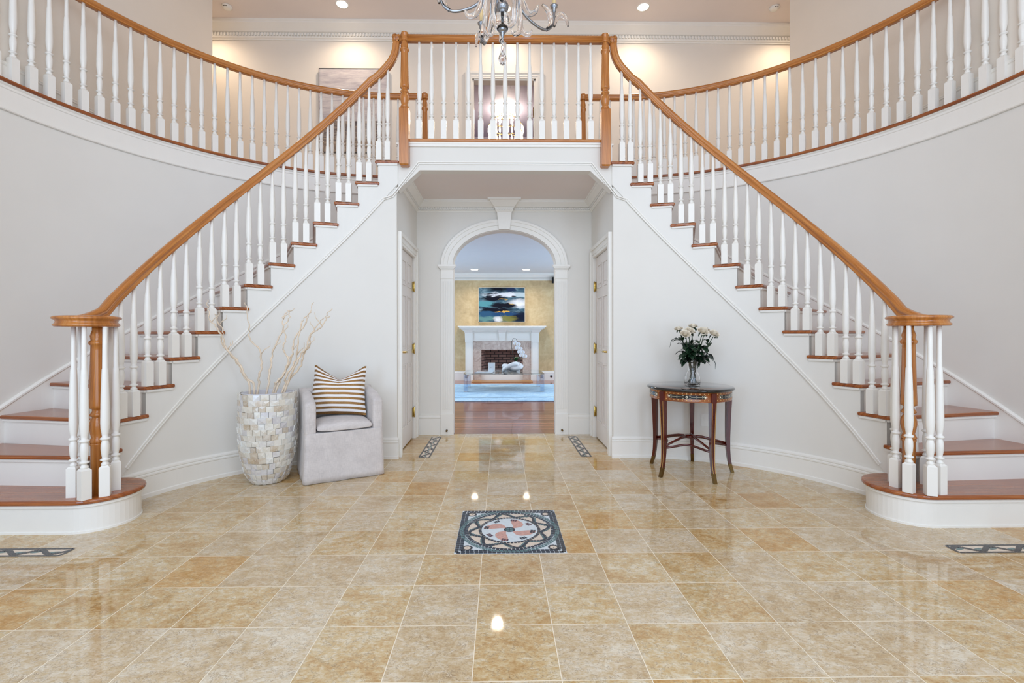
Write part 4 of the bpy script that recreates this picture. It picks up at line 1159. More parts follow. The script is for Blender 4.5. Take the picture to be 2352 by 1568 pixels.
def wall_piece(name, xa, xb, ya, yb, z0, ztop):
    """upholstered wall: front-to-back slab with rounded top"""
    m = MB()
    nx = 10
    rings = []
    for k in range(9):
        v = k / 8; y = ya + (yb - ya) * v; zt = ztop(v)
        prof = []
        r = min(0.032, (xb - xa) / 2 * 0.9)
        for a in range(0, 181, 20):
            prof.append(((xa + xb) / 2 + ((xb - xa) / 2 - 0.0) * math.cos(R(a)), y, zt - r + r * math.sin(R(a))))
        prof += [(xa, y, z0), (xb, y, z0)]
        rings.append(prof)
    m.rings(rings, 0, True)
    o = m.build(name, M_linen, ch)
    b = o.modifiers.new('bevel', 'BEVEL'); b.width = 0.02; b.segments = 3; b.limit_method = 'ANGLE'; b.angle_limit = R(50)
    return o
aw = 0.085
for sx in (-1, 1):
    wall_piece('arm', min(sx * hw, sx * (hw - aw)), max(sx * hw, sx * (hw - aw)), -CD / 2, CD / 2, 0.38, lambda v: 0.640 + 0.040 * min(1, v * 3.0) ** 0.6 if v < 0.34 else 0.680 + 0.035 * v)
m = MB()
rings = []
for k in range(11):
    u = k / 10; x = -hw + 2 * hw * u; zt = 0.712
    yb = CD / 2; ya = CD / 2 - 0.10
    prof = [((x), (ya + yb) / 2 + 0.05 * math.cos(R(a)), zt - 0.03 + 0.03 * math.sin(R(a))) for a in range(0, 181, 20)] + [(x, ya, 0.38), (x, yb, 0.38)]
    rings.append(prof)
m.rings(rings, 0, True)
m.build('backrest', M_linen, ch)
m = MB(); x0, x1, y0, y1 = -hw + aw + 0.004, hw - aw - 0.004, -CD / 2 - 0.014, CD / 2 - 0.10
vs, fs = [], []
m.rings([[(x0 + 0.016, y, 0.404), (x1 - 0.016, y, 0.404), (x1, y, 0.42), (x1, y, 0.445 + dz * 0.6), (x1 - 0.03, y, 0.470 + dz), (0, y, 0.484 + dz), (x0 + 0.03, y, 0.470 + dz), (x0, y, 0.445 + dz * 0.6), (x0, y, 0.42)]
         for y, dz in ((y0, -0.035), (y0 + 0.012, -0.012), (y0 + 0.05, 0.0), ((y0 + y1) / 2, 0.008), (y1, 0.0))], 0, True)
o = m.build('seat_cushion', M_linen, ch)
b = o.modifiers.new('sub', 'SUBSURF'); b.levels = 1; b.render_levels = 2

# pillow with gold sequin stripes
def stripes():
    t = NT('white_and_gold_sequin_stripes')
    tc = t.n('ShaderNodeTexCoord'); sp = t.n('ShaderNodeSeparateXYZ'); t.l(tc.outputs['UV'], sp.inputs[0])
    f = t.math('FRACT', t.math('MULTIPLY', sp.outputs[1], 10.5))
    g = t.math('LESS_THAN', f, 0.50)
    n = t.noise(t.coord('UV', (120, 190, 1)), 1.0, 2, 0.7)
    gold = t.ramp(n, [(0.3, rgb(98, 66, 34)), (0.5, rgb(150, 108, 62)), (0.68, rgb(214, 176, 116))])
    t.set(color=t.mix(g, rgb(238, 234, 232), gold), metal=t.math('MULTIPLY', g, 0.75), rough=t.math('SUBTRACT', 0.85, t.math('MULTIPLY', g, 0.50)))
    t.bump(t.math('MULTIPLY', n, g), 0.5, 0.004)
    return t.mat
M_stripe = stripes()
def pillow():
    m = MB(); N = 22; w, h = 0.228, 0.218
    for sg in (-1, 1):
        vs = []; uv = []
        for i in range(N + 1):
            for j in range(N + 1):
                u = -1 + 2 * i / N; v = -1 + 2 * j / N
                th = 0.075 * max(0.0, (1 - abs(u) ** 2.6)) ** 0.6 * max(0.0, (1 - abs(v) ** 2.6)) ** 0.6
                x = w * u * (1 - 0.07 * (1 - abs(u) ** 1.0) * 0 - 0.06 * (1 - v * v)) * (1.0 + 0.05 * (-v) * (abs(u)))
                z = h * v * (1 - 0.05 * (1 - u * u))
                chop = max(0, v) ** 1.6 * 0.115 * max(0.0, 1 - abs(u) / 0.92) ** 0.9     # karate chop at the top
                z -= chop
                y = sg * th * (1 - 0.55 * max(0, v) * max(0, 1 - abs(u) * 2.2))
                if sg < 0: y -= 0.004 * math.sin(9 * u + 4 * v)
                vs.append((x, y, z)); uv.append((0.5 + u / 2, 0.5 + v / 2))
        fs = [(i * (N + 1) + j, (i + 1) * (N + 1) + j, (i + 1) * (N + 1) + j + 1, i * (N + 1) + j + 1) for i in range(N) for j in range(N)]
        m.add(vs, fs, 0, True, [[uv[q] for q in f] for f in fs])
    return m
pl = pillow().build('throw_pillow', M_stripe)
bm = bmesh.new(); bm.from_mesh(pl.data); bmesh.ops.remove_doubles(bm, verts=bm.verts, dist=1e-4); bmesh.ops.recalc_face_normals(bm, faces=bm.faces); bm.to_mesh(pl.data); bm.free()
tag(pl, 'white pillow with gold sequin stripes, dented at the top, on the grey armchair', 'pillow')
PC = ch.matrix_basis
loc = Matrix.Translation(ch.location) @ Matrix.Rotation(R(28.2), 4, 'Z') @ Matrix.Translation((0.0, 0.045, 0.696)) @ Matrix.Rotation(R(-17), 4, 'Z') @ Matrix.Rotation(R(-16), 4, 'X') @ Matrix.Rotation(R(2.0), 4, 'Y')
pl.matrix_world = loc

# ================================================================= round table
M_rosewood = wood('red_mahogany', rgb(46, 9, 5), rgb(84, 20, 10), rgb(120, 40, 18), rough=0.2, gv=30)
M_satin = wood('satinwood_inlay', rgb(112, 54, 20), rgb(150, 82, 34), rgb(182, 112, 56), rough=0.2, gv=30)
M_ivory = plain('ivory_inlay', rgb(232, 222, 196), 0.3)
M_boxwood = plain('boxwood_string_inlay', rgb(214, 168, 100), 0.3)
def top_mat():
    t = NT('polished_marquetry_top')
    tc = t.n('ShaderNodeTexCoord'); sp = t.n('ShaderNodeSeparateXYZ'); t.l(tc.outputs['Object'], sp.inputs[0])
    r = t.math('SQRT', t.math('ADD', t.math('POWER', sp.outputs[0], 2), t.math('POWER', sp.outputs[1], 2)))
    c = t.ramp(r, [(0.0, rgb(120, 74, 48)), (0.07, rgb(26, 22, 22)), (0.075, rgb(30, 26, 27)), (0.235, rgb(30, 26, 27)), (0.240, rgb(190, 160, 110)), (0.244, rgb(110, 66, 44)), (0.300, rgb(124, 78, 52)), (0.304, rgb(20, 18, 19))], 'CONSTANT')
    n = t.noise(t.coord('Object'), 60, 3)
    t.set(color=t.mix(0.25, c, t.ramp(n, [(0.4, rgb(20, 14, 12)), (0.6, rgb(120, 90, 70))]), 'SOFT_LIGHT'), rough=0.06, coat=0.6)
    return t.mat
TX, TY = 1.578, 3.99
tb = thing('round_side_table', 'round marquetry side table with a black rim and splayed brass-tipped legs', 'table', (TX, TY, 0))
m = MB(); m.lathe([(0.0, 0.711), (0.335, 0.711), (0.350, 0.716), (0.355, 0.724), (0.352, 0.733), (0.340, 0.738), (0.0, 0.7385)], seg=72)
m.build('tabletop', top_mat(), tb)
m = MB(); m.lathe([(0.0, 0.632), (0.318, 0.632), (0.330, 0.634), (0.330, 0.642), (0.326, 0.645), (0.326, 0.705), (0.330, 0.708), (0.330, 0.7105), (0, 0.7105)], seg=72)
m.build('apron', M_satin, tb)
def ring_patch(m, a0, a1, r, z0, z1, mat=0, n=10):
    vs = []
    for k in range(n + 1):
        a = a0 + (a1 - a0) * k / n
        for rr in (r, r + 0.0022):
            for z in (z0, z1): vs.append((rr * math.cos(a), rr * math.sin(a), z))
    fs = []
    for k in range(n):
        b = k * 4; c = b + 4
        fs += [(b + 2, c + 2, c + 3, b + 3), (b, b + 2, c + 2, c), (b + 1, c + 1, c + 3, b + 3)]
    fs += [(0, 1, 3, 2), (n * 4, n * 4 + 2, n * 4 + 3, n * 4 + 1)]
    m.add(vs, fs, mat)
def dot(m, a, z, rad, r, mat=0):
    M0 = Matrix.Rotation(a, 4, 'Z') @ Matrix.Translation((r, 0, z)) @ Matrix.Rotation(R(90), 4, 'Y')
    q = MB(); q.lathe([(rad, 0), (rad, 0.0012), (0, 0.0015)], (0, 0, 0), 10)
    m.add([M0 @ Vector(v) for v in q.v], q.f, mat)
LEGA = [64, 136, 208, 280, 352]
for la in LEGA:
    a0, a1 = R(la + 5.2), R(la + 66.8)
    m = MB(); ac = (a0 + a1) / 2
    ring_patch(m, a0 + 0.10, a1 - 0.10, 0.3262, 0.660, 0.690, 0)
    ring_patch(m, a0 + 0.11, ac - 0.10, 0.3285, 0.6742, 0.6758, 1); ring_patch(m, ac + 0.10, a1 - 0.11, 0.3285, 0.6742, 0.6758, 1)
    for a in (a0 + 0.11, a1 - 0.11):
        dot(m, a, 0.675, 0.0075, 0.3285, 1)
        for k in range(8): dot(m, a + 0.045 * math.cos(k * PI / 4), 0.675 + 0.0148 * math.sin(k * PI / 4), 0.0018, 0.3283, 1)
    for q in (0.055, 0.10):
        for sg in (-1, 1):
            ring_patch(m, ac + sg * 0.10 - 0.0 * sg, ac + sg * 0.055, 0.3285, 0.675 + 0.010 * (1 if q < 0.1 else -1) - 0.001, 0.675 + 0.010 * (1 if q < 0.1 else -1) + 0.001, 1, 2)
    dot(m, ac, 0.675, 0.0095, 0.3285, 1); dot(m, ac, 0.675, 0.0050, 0.3298, 0)
    for k in range(1, 3):
        for sg in (-1, 1):
            for dz in (-0.009, 0.009): dot(m, ac + sg * (0.10 + 0.13 * k), 0.675 + dz, 0.0026, 0.3285, 1)
    for k in range(11):
        a = a0 + 0.03 + (a1 - a0 - 0.06) * k / 10
        for z in (0.650, 0.700): dot(m, a, z, 0.0045, 0.3265, 2)
    m.build('inlay_panel', [M_black, M_ivory, M_boxwood], tb)
for la in LEGA:
    A = Matrix.Rotation(R(la), 4, 'Z')
    pts = [(0.318, 0.705, 0.0225), (0.318, 0.630, 0.0225), (0.316, 0.55, 0.0205), (0.312, 0.42, 0.0185), (0.310, 0.30, 0.0165), (0.312, 0.20, 0.0150), (0.318, 0.13, 0.0135), (0.328, 0.075, 0.0125)]
    def leg_rings(pp): return [[A @ Vector((r - h, -h, z)), A @ Vector((r + h, -h, z)), A @ Vector((r + h, h, z)), A @ Vector((r - h, h, z))] for r, z, h in [(a, b, c) for a, b, c in pp]]
    m = MB(); m.rings([[tuple(v) for v in q] for q in leg_rings(pts)], 0, False)
    lg = m.build('leg', M_rosewood, tb)
    fs_ = [(0.3275, 0.076, 0.0138), (0.335, 0.045, 0.0132), (0.345, 0.015, 0.0125), (0.349, 0.001, 0.0130)]
    m = MB(); m.rings([[tuple(v) for v in q] for q in leg_rings(fs_)], 0, False); m.build('brass_toe', M_dark_brass, lg)
    m = MB()
    for (r0, z0, h0), (r1, z1, h1) in zip(pts[1:], pts[2:]):
        for off in (-0.72, 0.72):
            for side in (1,):
                vs = []
                for r, z, h in ((r0, z0, h0), (r1, z1, h1)):
                    vs += [A @ Vector((r + h + 0.0006, off * h - 0.0018, z)), A @ Vector((r + h + 0.0006, off * h + 0.0018, z))]
                m.add([tuple(v) for v in vs], [(0, 1, 3, 2)], 0)
    for k, z in enumerate((0.585, 0.565, 0.545, 0.525, 0.505)):
        r = 0.316 + 0.0222; w = 0.006 - k * 0.0007
        vs = [A @ Vector((r, -w, z)), A @ Vector((r, 0, z - 0.009)), A @ Vector((r, w, z)), A @ Vector((r, 0, z + 0.012))]
        m.add([tuple(v) for v in vs], [(0, 1, 2, 3)], 1)
    m.build('string_inlay', [M_boxwood, M_black], lg)
m = MB(); m.lathe([(0, 0.290), (0.045, 0.290), (0.050, 0.300), (0.045, 0.312), (0, 0.314)], seg=24)
for la in LEGA:
    a = R(la)
    m.tube([(0.30 * math.cos(a), 0.30 * math.sin(a), 0.250), (0.2 * math.cos(a), 0.2 * math.sin(a), 0.275), (0.1 * math.cos(a), 0.1 * math.sin(a), 0.298), (0.03 * math.cos(a), 0.03 * math.sin(a), 0.302)], [0.009, 0.010, 0.011, 0.011], 8)
m.build('stretcher_hub', M_rosewood, tb)
for la in LEGA:
    a0, a1 = R(la), R(la + 72); pts = []
    for k in range(13):
        u = k / 12; a = a0 + (a1 - a0) * u; r = 0.305 - 0.115 * math.sin(PI * u) ** 0.8 ; z = 0.235 + 0.030 * math.sin(PI * u)
        pts.append((r * math.cos(a), r * math.sin(a), z))
    m = MB(); m.tube(pts, 0.0095, 8); m.build('stretcher', M_rosewood, tb)

# ---- glass vase of white roses
M_rose = plain('white_rose_petals', rgb(236, 226, 208), 0.6, vary=0.05, scale=30, sss=0.0)
M_leaf = plain('dark_rose_leaf', rgb(20, 46, 26), 0.4, vary=0.35, scale=20)
M_stem = plain('green_stem', rgb(34, 58, 28), 0.5, vary=0.2)
GVX, GVY = 1.600, 3.985
ZT = 0.7385
m = MB(); outp = [(0.0, 0.0), (0.052, 0.0), (0.062, 0.006), (0.066, 0.03), (0.062, 0.07), (0.046, 0.11), (0.036, 0.135), (0.038, 0.16), (0.048, 0.20), (0.056, 0.228)]
inn = [(0.053, 0.226), (0.045, 0.20), (0.034, 0.16), (0.032, 0.135), (0.042, 0.11), (0.058, 0.07), (0.061, 0.03), (0.056, 0.014), (0, 0.012)]
m.lathe(outp + inn, (0, 0, 0), 40)
gv = tag(m.build('glass_vase', M_glass, loc=(GVX, GVY, ZT)), 'clear glass waisted vase of white roses on the round table', 'vase')
def rose_head(m, c, r, tilt):
    M0 = Matrix.Translation(c) @ tilt
    rr = random.Random(int(c[0] * 1e4) % 97)
    for layer, (n, rad, op, h) in enumerate(((5, 1.0, 0.95, 0.55), (5, 0.88, 0.70, 0.72), (4, 0.68, 0.45, 0.85), (3, 0.48, 0.28, 0.92), (3, 0.28, 0.14, 0.95))):
        for k in range(n):
            a = 2 * PI * (k + 0.37 * layer) / n + rr.uniform(-0.1, 0.1); wv = 2 * PI / n * 0.72
            vs = []; U, V = 6, 6
            for i in range(U + 1):
                for j in range(V + 1):
                    u = -1 + 2 * i / U; v = j / V
                    aa = a + u * wv * (0.35 + 0.65 * math.sin(PI * min(1, v * 0.75 + 0.12)))
                    rad_ = r * rad * (0.18 + 0.82 * math.sin(v * PI / 2) ** 0.8) * (1 + 0.10 * v * v * op) - r * 0.05 * abs(u) * v
                    z = r * (1.05 * h * v ** 0.9 - 0.5) - r * 0.16 * op * max(0, v - 0.75) * 4 * (0.6 + 0.4 * u * u) - r * 0.18 * u * u * v
                    vs.append(M0 @ Vector((rad_ * math.cos(aa), rad_ * math.sin(aa), z)))
            fs = [(i * (V + 1) + j, (i + 1) * (V + 1) + j, (i + 1) * (V + 1) + j + 1, i * (V + 1) + j + 1) for i in range(U) for j in range(V)]
            m.add([tuple(p) for p in vs], fs, 0, True)
def leaf(m, p, d, L, w, droop=0.4, mat=0):
    d = Vector(d).normalized(); side = d.cross(Vector((0, 0, 1)))
    side = side.normalized() if side.length > 1e-3 else Vector((1, 0, 0)); up = side.cross(d)
    vs = []; N = 7
    for i in range(N + 1):
        u = i / N; c = Vector(p) + d * (L * u) + up * (L * 0.18 * math.sin(PI * u)) + Vector((0, 0, -droop * L * u * u))
        ww = w * math.sin(PI * min(1, u * 0.94 + 0.03)) ** 0.75
        vs += [c - side * ww + up * ww * 0.25, c, c + side * ww + up * ww * 0.25]
    fs = []
    for i in range(N):
        b = i * 3; fs += [(b, b + 1, b + 4, b + 3), (b + 1, b + 2, b + 5, b + 4)]
    m.add([tuple(v) for v in vs], fs, mat, True)
ROSES = [  # x, z of the bloom (at the table's depth), y offset, radius, label
 (1.494, 1.228, 0.035, 0.037, 'white rose at the back left edge of the bouquet'),
 (1.518, 1.185, -0.055, 0.043, 'large white rose facing out at the front left of the bouquet'),
 (1.573, 1.212, -0.010, 0.039, 'white rose second from the left, just right of the large front one'),
 (1.629, 1.252, 0.055, 0.040, 'topmost white rose at the back of the bouquet'),
 (1.668, 1.207, -0.060, 0.046, 'large white rose facing out at the front centre of the bouquet'),
 (1.727, 1.220, 0.035, 0.039, 'white rose right of centre at the back of the bouquet'),
 (1.782, 1.186, -0.020, 0.043, 'white rose at the far right edge of the bouquet'),
 (1.612, 1.196, 0.045, 0.032, 'half hidden white rose low in the middle of the bouquet'),
]
rr = random.Random(5)
for i, (x, z, dy, rad, lab) in enumerate(ROSES):
    a = 2 * PI * i / 8 + 0.4
    foot = Vector((GVX + 0.034 * math.cos(a + PI), GVY + 0.034 * math.sin(a + PI), ZT + 0.020))
    neck = Vector((GVX + 0.022 * math.cos(a + 0.5) + (x - GVX) * 0.12, GVY + 0.02 * math.sin(a + 0.5), ZT + 0.15))
    lip = neck + Vector(((x - GVX) * 0.20, dy * 0.25, 0.08))
    head = Vector((x, GVY + dy, z))
    pts = []
    for k in range(13):
        t = k / 12
        if t < 0.35: q = foot.lerp(neck, t / 0.35)
        else:
            u = (t - 0.35) / 0.65; q = neck * (1 - u) ** 2 + lip * 1.0 * 2 * u * (1 - u) + head * u * u
        pts.append(q)
    root = thing('rose', lab, 'rose', tuple(head), 0, 'white roses in the glass vase')
    inv = Matrix.Translation(-head)
    m = MB(); m.tube(pts[:-1] + [head - Vector((0, 0, rad * 0.45))], 0.0036, 7); m.build('stem', M_stem, root).matrix_parent_inverse = inv
    d = (head - lip).normalized()
    tilt = Vector((0, 0, 1)).rotation_difference((d * 0.5 + Vector((0, -0.75 if dy < 0 else -0.15, 0.55))).normalized()).to_matrix().to_4x4()
    m = MB(); rose_head(m, head, rad, tilt)
    o = m.build('bloom', M_rose, root, recalc=False); o.matrix_parent_inverse = inv
    m = MB()
    for k in range(5):
        q = rr.uniform(0, 6.28); leaf(m, head - tilt.to_3x3() @ Vector((0, 0, rad * 0.5)), (math.cos(q), math.sin(q), -0.35), rad * 1.1, rad * 0.22, 0.3)
    m.build('sepals', M_leaf, root).matrix_parent_inverse = inv
    for k in range(2):
        q = pts[1 + 2 * k]; m = MB(); a_ = rr.uniform(0, 6.28)
        leaf(m, q, (0.35 * math.cos(a_) - (q.x - GVX) * 8, 0.35 * math.sin(a_) - (q.y - GVY) * 8, 1.0), 0.055, 0.010, 0.05)
        m.build('leaf', M_leaf, root).matrix_parent_inverse = inv
    for k in range(14):
        t = rr.uniform(0.50, 0.86); q = pts[int(t * 12)]
        ang = rr.uniform(0, 6.28)
        d = Vector((math.cos(ang) * 1.0 + (x - GVX) * 3, math.sin(ang) * 0.8, rr.uniform(-0.1, 0.7)))
        dn = d.normalized(); m = MB()
        b = q + dn * 0.02
        m.tube([q, b], 0.0014, 5, 0)
        leaf(m, b, dn, rr.uniform(0.065, 0.09), rr.uniform(0.023, 0.032), rr.uniform(0.2, 0.6), 0)
        m.build('leaf', M_leaf, root).matrix_parent_inverse = inv
M_blade = plain('dark_grass_blade', rgb(18, 34, 28), 0.35)
m = MB()
pts = [(1.575, 3.98, 0.90), (1.545, 3.97, 1.04), (1.50, 3.96, 1.125), (1.445, 3.95, 1.145), (1.405, 3.945, 1.125), (1.388, 3.94, 1.065)]
m.tube(pts, [0.0025, 0.003, 0.004, 0.0045, 0.0035, 0.001], 6)
tag(m.build('grass_blade', M_blade), 'thin dark grass blade arching left out of the rose bouquet', 'grass blade')
m = MB()
pts = [(1.63, 3.97, 0.93), (1.66, 3.95, 0.985), (1.70, 3.94, 1.00), (1.745, 3.93, 0.985), (1.772, 3.925, 0.93), (1.768, 3.92, 0.88)]
m.tube(pts, [0.002, 0.003, 0.0035, 0.003, 0.0025, 0.001], 6)
tag(m.build('grass_blade', M_blade), 'thin dark grass blade drooping right out of the rose bouquet', 'grass blade')

# outlets on the curved walls
def outlet(s, th, z, label):
    x, y = P(s, th, RIN - 0.001)
    t = thing('wall_outlet', label, 'outlet', (x, y, z), math.atan2(-s * math.cos(R(th)), math.sin(R(th))))
    m = MB(); m.box(-0.036, 0.036, -0.006, 0.002, -0.058, 0.058); m.build('plate', M_plastic, t, bevel=0.002)
    for dz in (-0.022, 0.022):
        m = MB(); m.box(-0.016, 0.016, -0.0075, -0.001, dz - 0.014, dz + 0.014); m.build('socket', M_plastic, t, bevel=0.003)
    return t
def back_outlet():
    t = thing('wall_outlet', 'white wall outlet low on the upper back wall right of the doorway', 'outlet', (0.86, YB, 3.30))
    m = MB(); m.box(-0.036, 0.036, -0.006, 0.002, -0.058, 0.058); m.build('plate', M_plastic, t, bevel=0.002)
    for dz in (-0.022, 0.022):
        m = MB(); m.box(-0.016, 0.016, -0.0075, -0.001, dz - 0.014, dz + 0.014); m.build('socket', M_plastic, t, bevel=0.003)
back_outlet()
outlet(1, 64.2, 0.38, 'white wall outlet low on the wall behind the round table')
outlet(-1, 62.4, 0.42, 'white wall outlet low on the wall between the vase and the armchair')

# ================================================================= ceiling fixtures of the upper hall
def downlight(x, y, z, label, power, color=(1.0, 0.80, 0.56), r=0.075, spot=True, group='recessed ceiling lights', size=R(150), lens=None):
    t = thing('recessed_light', label, 'ceiling light', (x, y, z), 0, group)
    m = MB(); m.lathe([(r, -0.001), (r + 0.018, -0.004), (r + 0.020, -0.001), (r + 0.020, 0.002), (r, 0.002)], seg=32); m.build('trim_ring', M_plastic, t)
    m = MB(); m.lathe([(0.0, -0.002), (r * 0.7, -0.003), (r, -0.0015)], seg=32); m.build('lens', lens or M_lamp, t)
    if spot:
        d = bpy.data.lights.new('downlight_beam', 'SPOT'); d.energy = power; d.color = color; d.spot_size = size; d.spot_blend = 0.9; d.shadow_soft_size = 0.06
        o = bpy.data.objects.new('downlight_beam', d); COL.objects.link(o); o.location = (x, y, z - 0.03); o.rotation_euler = (R(0), 0, 0)
    return t
WARM = (1.0, 0.81, 0.60)
downlight(-2.28, 6.64, ZC, 'lit recessed light in the upper ceiling above the pale painting', 48, WARM)
downlight(2.00, 6.64, ZC, 'lit recessed light in the upper ceiling on the right', 48, WARM)
downlight(0.03, 6.70, ZC, 'lit recessed light in the upper ceiling before the doorway, behind the chandelier', 38, WARM)
downlight(-4.35, 6.64, ZC, 'recessed light of the upper hall behind the left wall corner', 48, WARM)
downlight(4.25, 6.64, ZC, 'recessed light of the upper hall behind the right wall corner', 48, WARM)
for x, y, lab in ((-3.93, 6.70, 'white round smoke detector on the upper ceiling near the left corner'), (3.88, 6.62, 'white round smoke detector on the upper ceiling near the right corner')):
    t = thing('smoke_detector', lab, 'smoke detector', (x, y, ZC))
    m = MB(); m.lathe([(0, -0.042), (0.030, -0.042), (0.052, -0.034), (0.062, -0.020), (0.068, -0.012), (0.068, 0.001), (0, 0.001)], seg=28); m.build('body', M_plastic, t)
    m = MB(); m.box(-0.025, 0.025, -0.058, -0.05, -0.030, -0.022); m.build('vent', M_black, t)

# ================================================================= pale landscape painting upstairs
def pale_art():
    t = NT('pale_abstract_landscape')
    tc = t.n('ShaderNodeTexCoord'); sp = t.n('ShaderNodeSeparateXYZ'); t.l(tc.outputs['Object'], sp.inputs[0])
    z = sp.outputs[2]
    n = t.noise(t.coord('Object', (1.2, 1, 9)), 2.2, 6, 0.65, 0.6); n2 = t.noise(t.coord('Object', (4, 1, 26)), 2.0, 5, 0.7, 0.5)
    zz = t.math('ADD', z, t.math('MULTIPLY', t.math('SUBTRACT', n, 0.5), 0.05))
    sky = t.ramp(t.math('ADD', t.math('MULTIPLY', n, 0.7), t.math('MULTIPLY', n2, 0.3)), [(0.35, rgb(158, 150, 158)), (0.5, rgb(192, 184, 186)), (0.65, rgb(214, 206, 202))])
    land = t.ramp(n2, [(0.34, rgb(74, 66, 72)), (0.48, rgb(112, 102, 102)), (0.58, rgb(158, 142, 126)), (0.70, rgb(206, 198, 190))])
    low = t.ramp(n2, [(0.36, rgb(96, 88, 90)), (0.52, rgb(148, 130, 114)), (0.66, rgb(190, 176, 158))])
    c = t.mix(t.math('GREATER_THAN', zz, -0.16), t.mix(t.math('GREATER_THAN', zz, -0.42), low, land), sky)
    t.set(color=c, rough=0.6)
    return t.mat
def painting(name, label, x0, x1, z0, z1, y, mat, frame_mat, fw, depth):
    xc, zc = (x0 + x1) / 2, (z0 + z1) / 2; w, h = x1 - x0, z1 - z0
    t = thing(name, label, 'painting', (xc, y, zc))
    m = MB(); m.box(-w / 2 + fw, w / 2 - fw, -depth + 0.006, -0.002, -h / 2 + fw, h / 2 - fw); m.build('canvas', mat, t)
    m = MB()
    for a, b, c_, d in ((-w / 2, -w / 2 + fw, -h / 2, h / 2), (w / 2 - fw, w / 2, -h / 2, h / 2), (-w / 2, w / 2, -h / 2, -h / 2 + fw), (-w / 2, w / 2, h / 2 - fw, h / 2)):
        m.box(a, b, -depth, 0, c_, d)
    m.build('frame', frame_mat, t)
painting('painting', 'pale abstract landscape with a dark lower band on the upper hall wall', -2.77, -1.75, 3.92, 5.18, YB, pale_art(), M_black, 0.006, 0.05)

# ================================================================= chandelier
M_candle = plain('ivory_candle_sleeve', rgb(236, 206, 150), 0.5)
CX, CY = -0.035, 2.80
cd = thing('chandelier', 'silver and clear glass chandelier with curled glass leaves hanging in the hall', 'chandelier', (CX, CY, 3.0))
cinv = Matrix.Translation((-CX, -CY, -3.0))
def cb(m, name, mat, parent=cd):
    o = m.build(name, mat, parent)
    if parent is cd: o.matrix_parent_inverse = cinv
    return o
m = MB(); m.tube([(CX, CY, 3.20), (CX, CY, ZC)], 0.010, 10); m.lathe([(0.0, ZC - 0.05), (0.05, ZC - 0.045), (0.075, ZC - 0.01), (0.075, ZC), (0, ZC)], (CX, CY, 0), 28); cb(m, 'stem', M_silver)
m = MB(); m.lathe([(0.032, 3.36), (0.032, 3.30), (0.020, 3.26), (0.018, 3.19), (0.024, 3.165), (0.034, 3.155), (0.039, 3.140), (0.036, 3.122), (0.026, 3.112), (0.022, 3.108), (0.026, 3.104), (0.026, 3.098), (0.0, 3.098)][::-1], (CX, CY, 0), 32); cb(m, 'hub', M_silver)
m = MB(); m.lathe([(0.0, 2.992)] + [(0.056 * math.sin(R(a)), 3.048 - 0.056 * math.cos(R(a))) for a in range(10, 171, 10)] + [(0.0, 3.104)], (CX, CY, 0), 32)
cb(m, 'glass_ball', M_glass)
m = MB(); m.lathe([(0.0, 2.948), (0.004, 2.954), (0.010, 2.966), (0.014, 2.974), (0.010, 2.980), (0.020, 2.986), (0.029, 3.000), (0.031, 3.012), (0.027, 3.022), (0.012, 3.024), (0.006, 3.03), (0.006, 3.09), (0, 3.09)], (CX, CY, 0), 28); cb(m, 'finial', M_silver)
m = MB(); m.tube([(CX, CY, 2.95), (CX, CY, 2.94)], 0.001, 6)
m.lathe([(0.0, 2.917), (0.009, 2.921), (0.012, 2.931), (0.009, 2.941), (0.0, 2.945)], (CX, CY, 0), 10, 0, False)
m.lathe([(0.0, 2.790), (0.010, 2.793), (0.021, 2.806), (0.026, 2.824), (0.024, 2.840), (0.013, 2.862), (0.010, 2.880), (0.010, 2.898), (0.005, 2.912), (0.0, 2.915)], (CX, CY, 0), 10, 0, False)
cb(m, 'crystal_drop', M_glass)
def curl(ax, pts, rads, flat_=1.0):
    m = MB(); c, s_ = math.cos(R(ax)), math.sin(R(ax))
    # smooth
    V = [Vector((r, t, z)) for r, t, z in pts]; sm = []; rs = []
    for i in range(len(V) - 1):
        p0, p1, p2, p3 = V[max(0, i - 1)], V[i], V[i + 1], V[min(len(V) - 1, i + 2)]
        for k in range(6):
            t = k / 6
            sm.append(0.5 * ((2 * p1) + (p2 - p0) * t + (2 * p0 - 5 * p1 + 4 * p2 - p3) * t * t + (3 * p1 - p0 - 3 * p2 + p3) * t ** 3)); rs.append(rads[i] + (rads[i + 1] - rads[i]) * t)
    sm.append(V[-1]); rs.append(rads[-1])
    W_ = [(CX + v.x * c - v.y * s_, CY + v.x * s_ + v.y * c, v.z) for v in sm]
    m.tube(W_, rs, 10); return m
